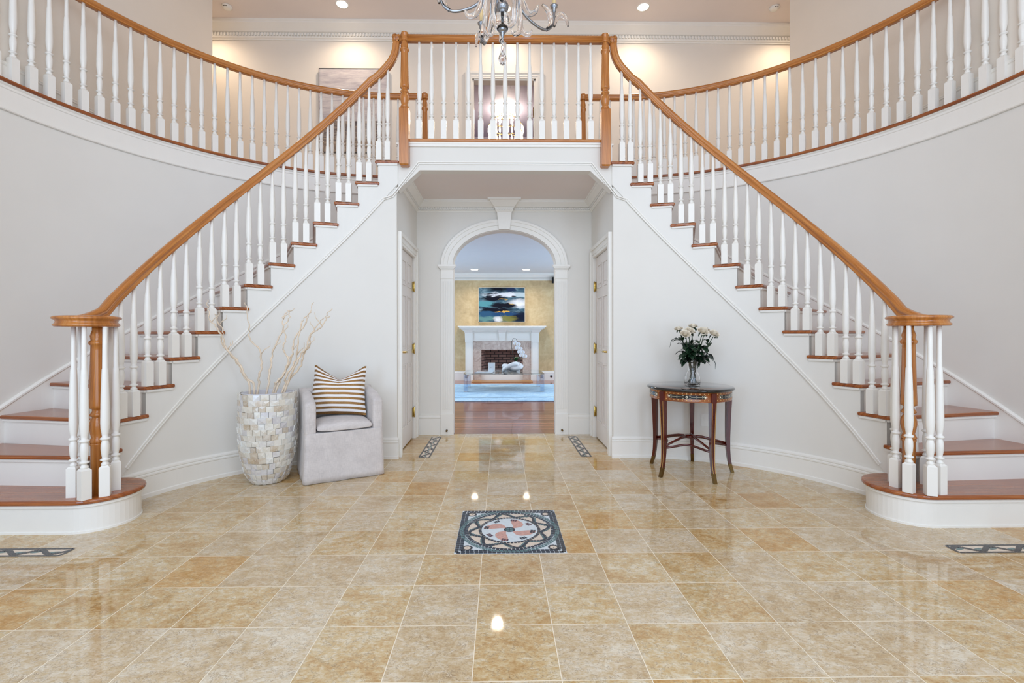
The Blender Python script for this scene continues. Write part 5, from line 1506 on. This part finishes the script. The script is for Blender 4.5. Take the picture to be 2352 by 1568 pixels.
for ax in (28, 112, 184, 256, 328):
    m = curl(ax, [(0.03, 0, 3.285), (0.055, 0, 3.27), (0.10, 0, 3.20), (0.17, 0, 3.135), (0.25, 0, 3.102), (0.31, 0, 3.099), (0.355, 0, 3.135), (0.372, 0, 3.19), (0.375, 0, 3.235)], [0.0085] * 9)
    arm = cb(m, 'arm', M_silver)
    c, s_ = math.cos(R(ax)), math.sin(R(ax)); px_, py_ = CX + 0.375 * c, CY + 0.375 * s_
    m = MB(); m.lathe([(0.008, 3.225), (0.010, 3.235), (0.014, 3.240), (0.012, 3.248), (0.022, 3.262), (0.026, 3.272), (0.022, 3.276), (0.0, 3.276)], (px_, py_, 0), 20)
    cb(m, 'candle_cup', M_silver)
    m = MB(); m.lathe([(0.0, 3.276), (0.011, 3.276), (0.011, 3.37), (0.009, 3.373), (0, 3.373)], (px_, py_, 0), 16); cb(m, 'candle_sleeve', M_candle)
    for pts, rads in (
        ([(0.375, 0.0, 3.14), (0.395, 0.0, 3.20), (0.425, 0.0, 3.235), (0.465, 0.0, 3.225), (0.485, 0.0, 3.175)], [0.006, 0.011, 0.013, 0.011, 0.004]),
        ([(0.315, 0.0, 3.10), (0.345, 0.0, 3.135), (0.345, 0.0, 3.195), (0.320, 0.0, 3.235), (0.285, 0.0, 3.250)], [0.008, 0.012, 0.014, 0.012, 0.006]),
        ([(0.075, 0.02, 3.25), (0.115, 0.03, 3.17), (0.14, 0.035, 3.10), (0.165, 0.035, 3.06), (0.205, 0.03, 3.055), (0.225, 0.03, 3.085)], [0.008, 0.012, 0.014, 0.013, 0.011, 0.005]),
        ([(0.08, -0.02, 3.24), (0.10, -0.03, 3.15), (0.105, -0.035, 3.06), (0.095, -0.03, 3.00), (0.065, -0.025, 2.985), (0.05, -0.02, 3.01)], [0.007, 0.010, 0.012, 0.012, 0.009, 0.004])):
        cb(curl(ax, pts, [q * 1.25 for q in rads]), 'glass_leaf', M_glass)

# crystal chandelier in the room beyond the doorway
fx, fy = 0.075, 9.7
fc = thing('crystal_chandelier', 'brightly lit crystal chandelier in the room beyond the upstairs doorway', 'chandelier', (fx, fy, 5.5))
finv = Matrix.Translation((-fx, -fy, -5.5))
m = MB(); m.tube([(fx, fy, 5.72), (fx, fy, ZC - 0.02)], 0.008, 8); m.build('stem', M_brass, fc).matrix_parent_inverse = finv
m = MB(); m.lathe([(0, ZC - 0.07), (0.08, ZC - 0.06), (0.10, ZC - 0.03), (0.10, ZC - 0.02), (0, ZC - 0.02)], (fx, fy, 0), 32); m.build('canopy', M_plastic, fc).matrix_parent_inverse = finv
m = MB(); m.lathe([(0, -0.035), (0.085, -0.03), (0.12, -0.012), (0.125, 0.0), (0, 0.0)], seg=32); tag(m.build('ceiling_fixture', M_plastic, loc=(0.07, 8.46, ZC - 0.02)), 'round white fixture on the ceiling seen through the upstairs doorway', 'ceiling fixture')
m = MB()
for r_, z, n in ((0.14, 5.66, 10), (0.26, 5.55, 18), (0.36, 5.43, 26), (0.34, 5.30, 26), (0.24, 5.18, 18)):
    m.tube([(fx + r_ * math.cos(2 * PI * k / 40), fy + r_ * math.sin(2 * PI * k / 40), z + 0.06) for k in range(40)], 0.006, 6, 0, False, True)
m.build('frame', M_brass, fc).matrix_parent_inverse = finv
m = MB()
for r_, z, n in ((0.14, 5.66, 10), (0.26, 5.55, 18), (0.36, 5.43, 26), (0.34, 5.30, 26), (0.24, 5.18, 18)):
    for k in range(n):
        a = 2 * PI * k / n; x, y = fx + r_ * math.cos(a), fy + r_ * math.sin(a)
        m.lathe([(0.0, z - 0.075), (0.016, z - 0.045), (0.012, z + 0.02), (0.004, z + 0.055)], (x, y, 0), 6, 0, False)
o = m.build('crystals', M_bulb, fc); o.matrix_parent_inverse = finv; o['kind'] = 'stuff'
d = bpy.data.lights.new('crystal_glow', 'POINT'); d.energy = 42; d.color = (1.0, 0.84, 0.64); d.shadow_soft_size = 0.12
o = bpy.data.objects.new('crystal_glow', d); COL.objects.link(o); o.location = (fx, fy - 0.05, 5.66)

# ================================================================= living room beyond the arch
YL = 12.0; ZL = 2.74
def plaster():
    t = NT('ochre_sponged_plaster')
    n = t.noise(t.coord('Object'), 2.6, 6, 0.65, 0.8); n2 = t.noise(t.coord('Object'), 14, 4, 0.6)
    f = t.math('ADD', t.math('MULTIPLY', n, 0.7), t.math('MULTIPLY', n2, 0.3))
    t.set(color=t.ramp(f, [(0.32, rgb(184, 156, 116)), (0.5, rgb(204, 178, 134)), (0.68, rgb(220, 200, 158))]), rough=0.7)
    return t.mat
M_ochre = plaster()
m = MB(); m.box(-3.7, 3.7, YL, YL + 0.12, 0, 2.95); struct(m.build('wall_living_back', M_ochre), 'ochre sponged back wall of the living room')
for s in (-1, 1):
    m = MB()
    for y0, y1, z0, z1 in ((5.64, 7.3, 0, 2.95), (11.1, YL, 0, 2.95), (7.3, 11.1, 0, 0.25), (7.3, 11.1, 2.45, 2.95)): m.box(s * 3.6, s * 3.7, y0, y1, z0, z1)
    struct(m.build('wall_living_%s' % side_name[s], M_ochre))
m = MB(); m.box(-3.7, 3.7, 5.64, YL + 0.1, ZL, ZL + 0.1); struct(m.build('ceiling_living_room', plain('white_ceiling_paint', rgb(226, 228, 232), 0.7, vary=0.01)), 'white ceiling of the living room')
crown([(-3.6, YL, ZL), (3.6, YL, ZL)], 1, 0.175, 0.12, 0.016, 'trim_crown_living', 0.030, label='white dentil crown moulding above the living room wall')
m = MB(); prof = [(0, 0), (0.018, 0), (0.018, 0.19), (0.026, 0.20), (0.012, 0.222), (0.014, 0.24), (0, 0.242)]
m.sweep(plan_frame([(-3.6, YL, 0), (3.6, YL, 0)], side=1), prof); struct(m.build('baseboard_living', M_trim), 'white baseboard of the living room back wall')
for x, y, lab, vis in ((-0.665, 11.25, 'lit recessed light in the living room ceiling, left of the painting', 1), (0.585, 11.25, 'lit recessed light in the living room ceiling, right of the painting', 1),
                  (-0.09, 6.28, 'lit recessed light in the living room ceiling just behind the arch', 1)):
    downlight(x, y, ZL, lab, 45, (1.0, 0.85, 0.70), 0.085, True, 'recessed lights in the living room ceiling')
# fireplace
M_marble = None
def marble():
    t = NT('beige_veined_marble'); n = t.noise(t.coord('Object'), 5, 8, 0.7, 1.5)
    t.set(color=t.ramp(n, [(0.35, rgb(168, 146, 134)), (0.5, rgb(192, 172, 160)), (0.65, rgb(210, 194, 182))]), rough=0.15); return t.mat
def brick():
    t = NT('dark_firebrick'); b = t.n('ShaderNodeTexBrick'); t.l(t.coord('UV', (1, 1, 1)), b.inputs['Vector'])
    b.inputs['Color1'].default_value = rgb(168, 132, 120); b.inputs['Color2'].default_value = rgb(136, 102, 94); b.inputs['Mortar'].default_value = rgb(30, 22, 22)
    b.inputs['Scale'].default_value = 1.0; b.inputs['Brick Width'].default_value = 0.21; b.inputs['Row Height'].default_value = 0.072; b.inputs['Mortar Size'].default_value = 0.008
    t.set(color=b.outputs[0], rough=0.8); return t.mat
fp = thing('fireplace', 'white fireplace mantel with dentils and a brick firebox below the blue painting', 'fireplace', (0, YL - 0.2, 0))
finv = Matrix.Translation((0, -(YL - 0.2), 0))
def fb(m, name, mat, **kw):
    o = m.build(name, mat, fp, **kw); o.matrix_parent_inverse = finv; return o
m = MB()
for s in (-1, 1):
    m.box(s * 0.745, s * 0.935, YL - 0.10, YL - 0.001, 0.0, 1.05); m.box(s * 0.735, s * 0.945, YL - 0.115, YL - 0.001, 0.0, 0.20)
    m.box(s * 0.775, s * 0.905, YL - 0.112, YL - 0.10, 0.24, 0.98)
m.box(-0.935, 0.935, YL - 0.10, YL - 0.001, 1.01, 1.22)
for x0, x1 in ((-0.70, -0.115), (0.115, 0.70)):
    m.box(x0, x1, YL - 0.112, YL - 0.10, 1.045, 1.195)
    m.box(x0 + 0.02, x1 - 0.02, YL - 0.118, YL - 0.112, 1.065, 1.175)
m.rings([[(-w, YL - 0.10, z), (-w, YL - d_, z), (w, YL - d_, z), (w, YL - 0.10, z)] for w, z, d_ in ((0.060, 1.01, 0.14), (0.085, 1.22, 0.15), (0.12, 1.30, 0.20), (0.15, 1.34, 0.235))], 0, False)
for s in (-1, 1): m.rings([[(s * (0.745), YL - 0.10, z), (s * 0.745, YL - d_, z), (s * (0.935 + o_), YL - d_, z), (s * (0.935 + o_), YL - 0.10, z)] for z, d_, o_ in ((0.98, 0.125, 0.005), (1.22, 0.135, 0.012), (1.30, 0.19, 0.07), (1.34, 0.225, 0.11))], 0, False)
fb(m, 'surround', M_trim)
m = MB()
for k in range(60):
    x = -0.93 + 1.86 * (k + 0.5) / 60; m.box(x - 0.009, x + 0.009, YL - 0.152, YL - 0.12, 1.238, 1.270)
fb(m, 'dentils', M_trim)
m = MB()
for z0, z1, o_ in ((1.22, 1.238, 0.01), (1.238, 1.272, 0.02), (1.272, 1.30, 0.06), (1.30, 1.33, 0.10), (1.33, 1.36, 0.14)): m.box(-0.935 - o_, 0.935 + o_, YL - 0.12 - o_, YL - 0.001, z0, z1)
m.box(-1.11, 1.11, YL - 0.29, YL - 0.001, 1.36, 1.395)
fb(m, 'mantel_shelf', M_trim, bevel=0.004)
m = MB(); m.box(-0.745, -0.53, YL - 0.085, YL - 0.001, 0.0, 1.01); m.box(0.53, 0.745, YL - 0.085, YL - 0.001, 0.0, 1.01); m.box(-0.53, 0.53, YL - 0.085, YL - 0.001, 0.79, 1.01)
fb(m, 'marble_slip', marble())
# the firebox is sunk into the chimney breast: the back wall gets its own opening
wl = bpy.data.objects['wall_living_back']
bpy.data.meshes.remove(wl.data)
m = MB(); m.box(-3.7, -0.53, YL, YL + 0.12, 0, 2.95); m.box(0.53, 3.7, YL, YL + 0.12, 0, 2.95); m.box(-0.53, 0.53, YL, YL + 0.12, 0.79, 2.95)
struct(m.build('wall_living_back', M_ochre), 'ochre sponged back wall of the living room')
m = MB(); a, b, dd, h = 0.53, 0.40, 0.42, 0.79
q = [(-a, YL), (-b, YL + dd), (b, YL + dd), (a, YL)]
for (x0, y0), (x1, y1) in zip(q, q[1:]):
    L = math.hypot(x1 - x0, y1 - y0)
    m.add([(x0, y0, 0), (x1, y1, 0), (x1, y1, h + 0.2), (x0, y0, h + 0.2)], [(0, 1, 2, 3)], 0, False, [[(0, 0), (L, 0), (L, h + 0.2), (0, h + 0.2)]])
m.add([(x, y, 0.004) for x, y in q], [(0, 1, 2, 3)]); m.add([(x, y, h + 0.2) for x, y in q], [(3, 2, 1, 0)])
fb(m, 'firebox', brick(), recalc=False)
m = MB(); m.box(-0.76, 0.76, YL - 0.52, YL - 0.09, 0.0, 0.020)
fb(m, 'hearth', plain('honey_hearth_stone', rgb(196, 140, 76), 0.3, vary=0.1))
m = MB()
for k in range(9):
    x = -0.26 + 0.065 * k; m.tube([(x, YL + 0.10, 0.11), (x, YL + 0.30, 0.11)], 0.008, 6)
m.tube([(-0.30, YL + 0.11, 0.10), (0.30, YL + 0.11, 0.10)], 0.009, 6); m.tube([(-0.30, YL + 0.29, 0.10), (0.30, YL + 0.29, 0.10)], 0.009, 6)
for x in (-0.28, 0.28):
    for y in (YL + 0.11, YL + 0.29): m.tube([(x, y, 0.004), (x, y, 0.10)], 0.009, 6)
fb(m, 'fire_grate', M_black)
def blue_art():
    t = NT('abstract_blue_seascape')
    tc = t.n('ShaderNodeTexCoord'); sp = t.n('ShaderNodeSeparateXYZ'); t.l(tc.outputs['Object'], sp.inputs[0])
    n = t.noise(t.coord('Object', (2.2, 1, 7.0)), 1.6, 6, 0.6, 0.5)
    n2 = t.noise(t.coord('Object', (5.0, 1, 22.0), (3.1, 0, 1.7)), 1.6, 5, 0.65, 0.4)
    x = t.math('ADD', sp.outputs[0], t.math('MULTIPLY', t.math('SUBTRACT', n2, 0.5), 0.22))
    z = t.math('ADD', sp.outputs[2], t.math('MULTIPLY', t.math('SUBTRACT', n, 0.5), 0.20))
    def blob(c, cx, cz, rx, rz, col, soft=0.6, amt=1.0):
        a = t.math('POWER', t.math('ABSOLUTE', t.math('DIVIDE', t.math('SUBTRACT', x, cx), rx)), 2); b = t.math('POWER', t.math('ABSOLUTE', t.math('DIVIDE', t.math('SUBTRACT', z, cz), rz)), 2)
        m_ = t.math('SUBTRACT', 1.0, t.math('ADD', a, b))
        m_ = t.math('MULTIPLY', t.math('MINIMUM', 1.0, t.math('MAXIMUM', 0.0, t.math('DIVIDE', m_, soft))), amt)
        return t.mix(m_, c, col)
    navy = rgb(5, 8, 26); white = rgb(228, 230, 236); teal = rgb(84, 146, 156); gold = rgb(214, 168, 82)
    c = t.ramp(n, [(0.35, rgb(34, 58, 78)), (0.5, rgb(72, 104, 120)), (0.65, rgb(130, 156, 168))])
    c = blob(c, -0.45, 0.02, 0.30, 0.10, teal); c = blob(c, -0.45, -0.33, 0.32, 0.12, rgb(96, 138, 136)); c = blob(c, -0.30, -0.22, 0.45, 0.10, rgb(44, 84, 116))
    c = blob(c, 0.45, 0.03, 0.36, 0.13, white, 1.0); c = blob(c, 0.05, 0.26, 0.62, 0.075, white, 0.8); c = blob(c, 0.48, 0.25, 0.22, 0.07, rgb(180, 198, 206))
    c = blob(c, -0.10, 0.40, 0.34, 0.09, navy, 0.9); c = blob(c, 0.24, 0.38, 0.16, 0.06, rgb(34, 50, 84)); c = blob(c, -0.26, 0.28, 0.20, 0.022, navy)
    c = blob(c, -0.18, 0.165, 0.38, 0.075, navy, 0.6); c = blob(c, 0.04, -0.02, 0.42, 0.072, navy, 0.6); c = blob(c, -0.16, -0.135, 0.48, 0.066, navy, 0.6)
    c = blob(c, 0.46, -0.32, 0.36, 0.19, rgb(8, 18, 42), 0.8); c = blob(c, 0.08, -0.24, 0.40, 0.06, rgb(34, 70, 110))
    c = blob(c, 0.10, -0.36, 0.36, 0.085, rgb(128, 124, 54), 0.8, 0.85); c = blob(c, -0.10, -0.38, 0.13, 0.11, white, 1.0)
    for cx, cz, rx, rz in ((0.02, 0.145, 0.13, 0.018), (0.02, -0.190, 0.20, 0.020), (0.25, 0.02, 0.07, 0.014)): c = blob(c, cx, cz, rx, rz, gold, 0.2)
    c = blob(c, 0.32, 0.225, 0.075, 0.030, rgb(44, 44, 52), 0.5)
    t.set(color=c, rough=0.6, spec=0.2)
    return t.mat
painting('painting', 'abstract navy, teal and white painting with gold flecks above the fireplace', -0.605, 0.595, 1.49, 2.39, YL, blue_art(), plain('pale_gold_frame', rgb(214, 204, 184), 0.35, 0.3), 0.014, 0.05)
# rug
def rug_mat():
    t = NT('pale_blue_wool_rug')
    n = t.noise(t.coord('Object'), 3.0, 6, 0.6, 1.2); n2 = t.noise(t.coord('Object'), 40, 4, 0.6)
    f = t.math('ADD', t.math('MULTIPLY', n, 0.6), t.math('MULTIPLY', n2, 0.4))
    t.set(color=t.ramp(f, [(0.35, rgb(96, 150, 196)), (0.5, rgb(150, 200, 232)), (0.66, rgb(200, 228, 244))]), rough=0.95, sheen=0.4)
    t.bump(n2, 0.3, 0.004); return t.mat
m = MB(); m.box(-2.3, 2.3, 8.19, 10.95, 0.0, 0.016)
rg = tag(m.build('area_rug', rug_mat(), bevel=0.006), 'pale blue patterned wool rug on the living room floor', 'rug')
m = MB(); pts = [(x, 8.75 + 0.12 * (1 - (x / 1.9) ** 2) * -1, 0.0165) for x in [-1.9 + 3.8 * k / 30 for k in range(31)]]
m.sweep(plan_frame(pts), [(-0.03, 0), (0.03, 0), (0.03, 0.0012), (-0.03, 0.0012)]); m.build('border_line', plain('grey_rug_border', rgb(120, 134, 146), 0.95), rg)
M_acrylic_leg = glass('refraction_tint_acrylic', (0.70, 0.77, 0.90, 1), 0.02, 1.49)  # blue-grey tint stands in for light refracted in the clear acrylic legs
# coffee table of clear acrylic with a glass top
Y0, Y1, X0, X1 = 9.44, 10.42, -0.79, 0.845
ct = thing('coffee_table', 'clear acrylic coffee table with a glass top standing on the blue rug', 'coffee table', ((X0 + X1) / 2, (Y0 + Y1) / 2, 0.016))
cinv2 = Matrix.Translation((-(X0 + X1) / 2, -(Y0 + Y1) / 2, -0.016))
m = MB(); m.box(X0, X1, Y0, Y1, 0.366, 0.388); m.build('glass_top', glass('pale_green_glass', (0.90, 0.97, 0.97, 1)), ct, bevel=0.003).matrix_parent_inverse = cinv2
for x in (X0, X1 - 0.085):
    for y in (Y0, Y1 - 0.085):
        m = MB(); m.box(x + 0.001, x + 0.084, y + 0.001, y + 0.084, 0.017, 0.365); m.build('leg', M_acrylic_leg, ct, bevel=0.004).matrix_parent_inverse = cinv2
        m = MB(); m.box(x, x + 0.085, y, y + 0.085, 0.016, 0.0169); m.build('foot', M_silver, ct).matrix_parent_inverse = cinv2
for x in (X0 + 0.02, X1 - 0.065):
    m = MB(); m.box(x, x + 0.045, Y0 + 0.087, Y1 - 0.087, 0.285, 0.364); m.build('side_rail', M_acrylic, ct, bevel=0.003).matrix_parent_inverse = cinv2
ZTT = 0.3885
M_white_cer = plain('white_glazed_ceramic', rgb(240, 240, 242), 0.15, coat=0.4)
# framed card
fc_ = thing('photo_frame', 'small white standing frame with a leaf sketch on the coffee table', 'photo frame', (-0.228, 9.80, ZTT), R(-6))
m = MB()
for a, b, c_, d_ in ((-0.072, -0.057, 0, 0.20), (0.057, 0.072, 0, 0.20), (-0.057, 0.057, 0, 0.016), (-0.057, 0.057, 0.184, 0.20)): m.box(a, b, -0.012, 0.012, c_, d_)
m.build('frame', M_plastic, fc_)
m = MB(); m.box(-0.057, 0.057, -0.006, 0.008, 0.016, 0.184); m.build('picture', plain('pale_sketch_paper', rgb(226, 234, 240), 0.5), fc_)
m = MB(); leaf(m, (-0.03, -0.0075, 0.085), (1, 0, 0.35), 0.06, 0.008, 0.0); m.build('leaf_sketch', plain('dark_leaf_ink', rgb(50, 66, 70), 0.6), fc_)
for i, (x, y, rz, c_, lab) in enumerate(((-0.40, 9.66, 4, rgb(86, 120, 160), 'thin blue-grey magazine, lower of the two left of the frame on the coffee table'), (-0.37, 9.68, -5, rgb(214, 222, 230), 'thin pale magazine, upper of the two left of the frame on the coffee table'))):
    t = thing('magazine', lab, 'magazine', (x, y, ZTT + 0.007 * i), R(rz), 'magazines on the coffee table')
    m = MB(); m.box(-0.17, 0.17, -0.13, 0.13, 0.0005, 0.0060); m.build('pages', M_plastic, t)
    m = MB(); m.box(-0.172, 0.174, -0.132, 0.132, 0.0060, 0.0066); m.box(-0.174, -0.172, -0.132, 0.132, 0.0002, 0.0066); m.build('cover', plain('magazine_cover', c_, 0.3), t)
# knot sculpture
m = MB(); N = 90; pts = []
for k in range(N):
    a = 2 * PI * k / N
    pts.append((0.195 + (0.150 + 0.045 * math.cos(3 * a)) * math.cos(2 * a) * 1.05, 9.86 + (0.085 + 0.03 * math.cos(3 * a)) * math.sin(2 * a), ZTT + 0.098 + 0.052 * math.sin(3 * a) + 0.03 * math.sin(2 * a + 2.4)))
m.tube(pts, 0.044, 14, 0, False, True)
tag(m.build('knot_sculpture', M_white_cer), 'white ceramic knot sculpture on the coffee table before the orchid', 'sculpture')
# orchid
ox, oy = 0.30, 10.16
oc = thing('orchid', 'white moth orchid in a white pot on the coffee table', 'orchid', (ox, oy, ZTT))
oinv = Matrix.Translation((-ox, -oy, -ZTT))
def ob(m, name, mat, **kw):
    o = m.build(name, mat, oc, **kw); o.matrix_parent_inverse = oinv; return o
m = MB(); m.box(ox - 0.075, ox + 0.075, oy - 0.075, oy + 0.075, ZTT, ZTT + 0.19); ob(m, 'pot', M_white_cer, bevel=0.006)
m = MB(); r_ = random.Random(2)
for k in range(6):
    a = k * 1.05 + 0.3; leaf(m, (ox, oy, ZTT + 0.185), (math.cos(a), math.sin(a) * 0.6, 0.75), r_.uniform(0.16, 0.24), 0.036, 0.35)
ob(m, 'leaves', plain('orchid_leaf', rgb(38, 84, 40), 0.35, vary=0.25))
m = MB(); st_pts = [(ox - 0.03, oy, ZTT + 0.18), (ox - 0.075, oy, ZTT + 0.36), (ox - 0.10, oy, ZTT + 0.52), (ox - 0.095, oy, ZTT + 0.64), (ox - 0.06, oy, ZTT + 0.705), (ox - 0.01, oy, ZTT + 0.70), (ox + 0.025, oy - 0.01, ZTT + 0.65), (ox + 0.08, oy - 0.02, ZTT + 0.52), (ox + 0.15, oy - 0.03, ZTT + 0.40), (ox + 0.20, oy - 0.035, ZTT + 0.33)]
m.tube(st_pts, [0.006, 0.006, 0.0055, 0.0055, 0.005, 0.005, 0.0045, 0.004, 0.0035, 0.002], 7)
ob(m, 'flower_stalk', plain('dark_orchid_stalk', rgb(34, 34, 30), 0.5))
M_orch = plain('white_orchid_petal', rgb(244, 244, 248), 0.5, vary=0.02)
for i, (dx, dz) in enumerate(((-0.015, 0.60), (0.045, 0.575), (0.025, 0.50), (0.085, 0.475), (0.075, 0.41), (0.135, 0.40), (0.115, 0.335), (0.185, 0.315))):
    m = MB(); c = Vector((ox + dx, oy - 0.05 + 0.012 * (i % 2), ZTT + dz))
    for a, L, w in ((90, 0.052, 0.020), (215, 0.050, 0.019), (325, 0.050, 0.019), (12, 0.056, 0.034), (168, 0.056, 0.034)):
        vs = []; n = 8; ca_, sa_ = math.cos(R(a)), math.sin(R(a))
        for k in range(n + 1):
            u = k / n; ww = w * math.sin(PI * min(1, u * 0.95 + 0.03)) ** 0.6
            for q in (-1, 0, 1):
                lx, lz = L * u, ww * q
                vs.append((c.x + lx * ca_ - lz * sa_, c.y - 0.006 * math.sin(PI * u) - 0.003 * abs(q) + 0.012 * u * u, c.z + lx * sa_ + lz * ca_))
        fs = []
        for k in range(n):
            b = k * 3; fs += [(b, b + 1, b + 4, b + 3), (b + 1, b + 2, b + 5, b + 4)]
        m.add(vs, fs, 0, True)
    m.lathe([(0, -0.008), (0.009, 0), (0.007, 0.01), (0, 0.014)], (c.x, c.y - 0.012, c.z - 0.008), 8, 1)
    ob(m, 'bloom', [M_orch, plain('orchid_lip', rgb(236, 226, 190), 0.5)] if i == 0 else [M_orch, bpy.data.materials['orchid_lip']])
# things at the right edge of the arch
t = thing('wall_speaker', 'black wall speaker high at the right edge of the arch opening', 'speaker', (1.352, YL - 0.09, 2.56), R(-20))
m = MB(); m.box(-0.06, 0.06, -0.06, 0.06, -0.08, 0.08); m.build('cabinet', M_black, t, bevel=0.008)
m = MB(); m.box(-0.052, 0.052, -0.066, -0.06, -0.072, 0.072); m.build('grille', plain('black_speaker_cloth', rgb(22, 22, 24), 0.9), t)
m = MB(); m.box(-0.015, 0.015, 0.05, 0.10, -0.02, 0.02); m.build('bracket', M_black, t)
t = thing('wall_sconce', 'slim dark wall sconce at the right edge of the arch opening', 'sconce', (1.388, YL - 0.02, 2.04))
m = MB(); m.box(-0.03, 0.03, -0.02, 0.019, -0.12, 0.12); m.build('back_plate', M_black, t, bevel=0.004)
m = MB(); m.tube([(0, -0.02, -0.05), (-0.02, -0.06, -0.06), (-0.02, -0.07, 0.02)], 0.007, 8); m.build('arm', M_black, t)
m = MB(); M0 = Matrix.Translation((1.265, YL - 0.019, 0.105)) @ Matrix.Rotation(R(90), 4, 'X'); q = MB()
q.lathe([(0.036, 0), (0.036, 0.005), (0.026, 0.008), (0.0, 0.008)], (0, 0, 0), 20); m.add([M0 @ Vector(v) for v in q.v], q.f, 0, True)
t = tag(m.build('vacuum_inlet', M_silver), 'round metal inlet in the living room baseboard right of the fireplace', 'inlet')
m = MB(); q = MB(); q.lathe([(0.016, 0.0081), (0.012, 0.0086), (0, 0.0086)], (0, 0, 0), 16); m.add([M0 @ Vector(v) for v in q.v], q.f, 0, True); m.build('flap', M_black, t)
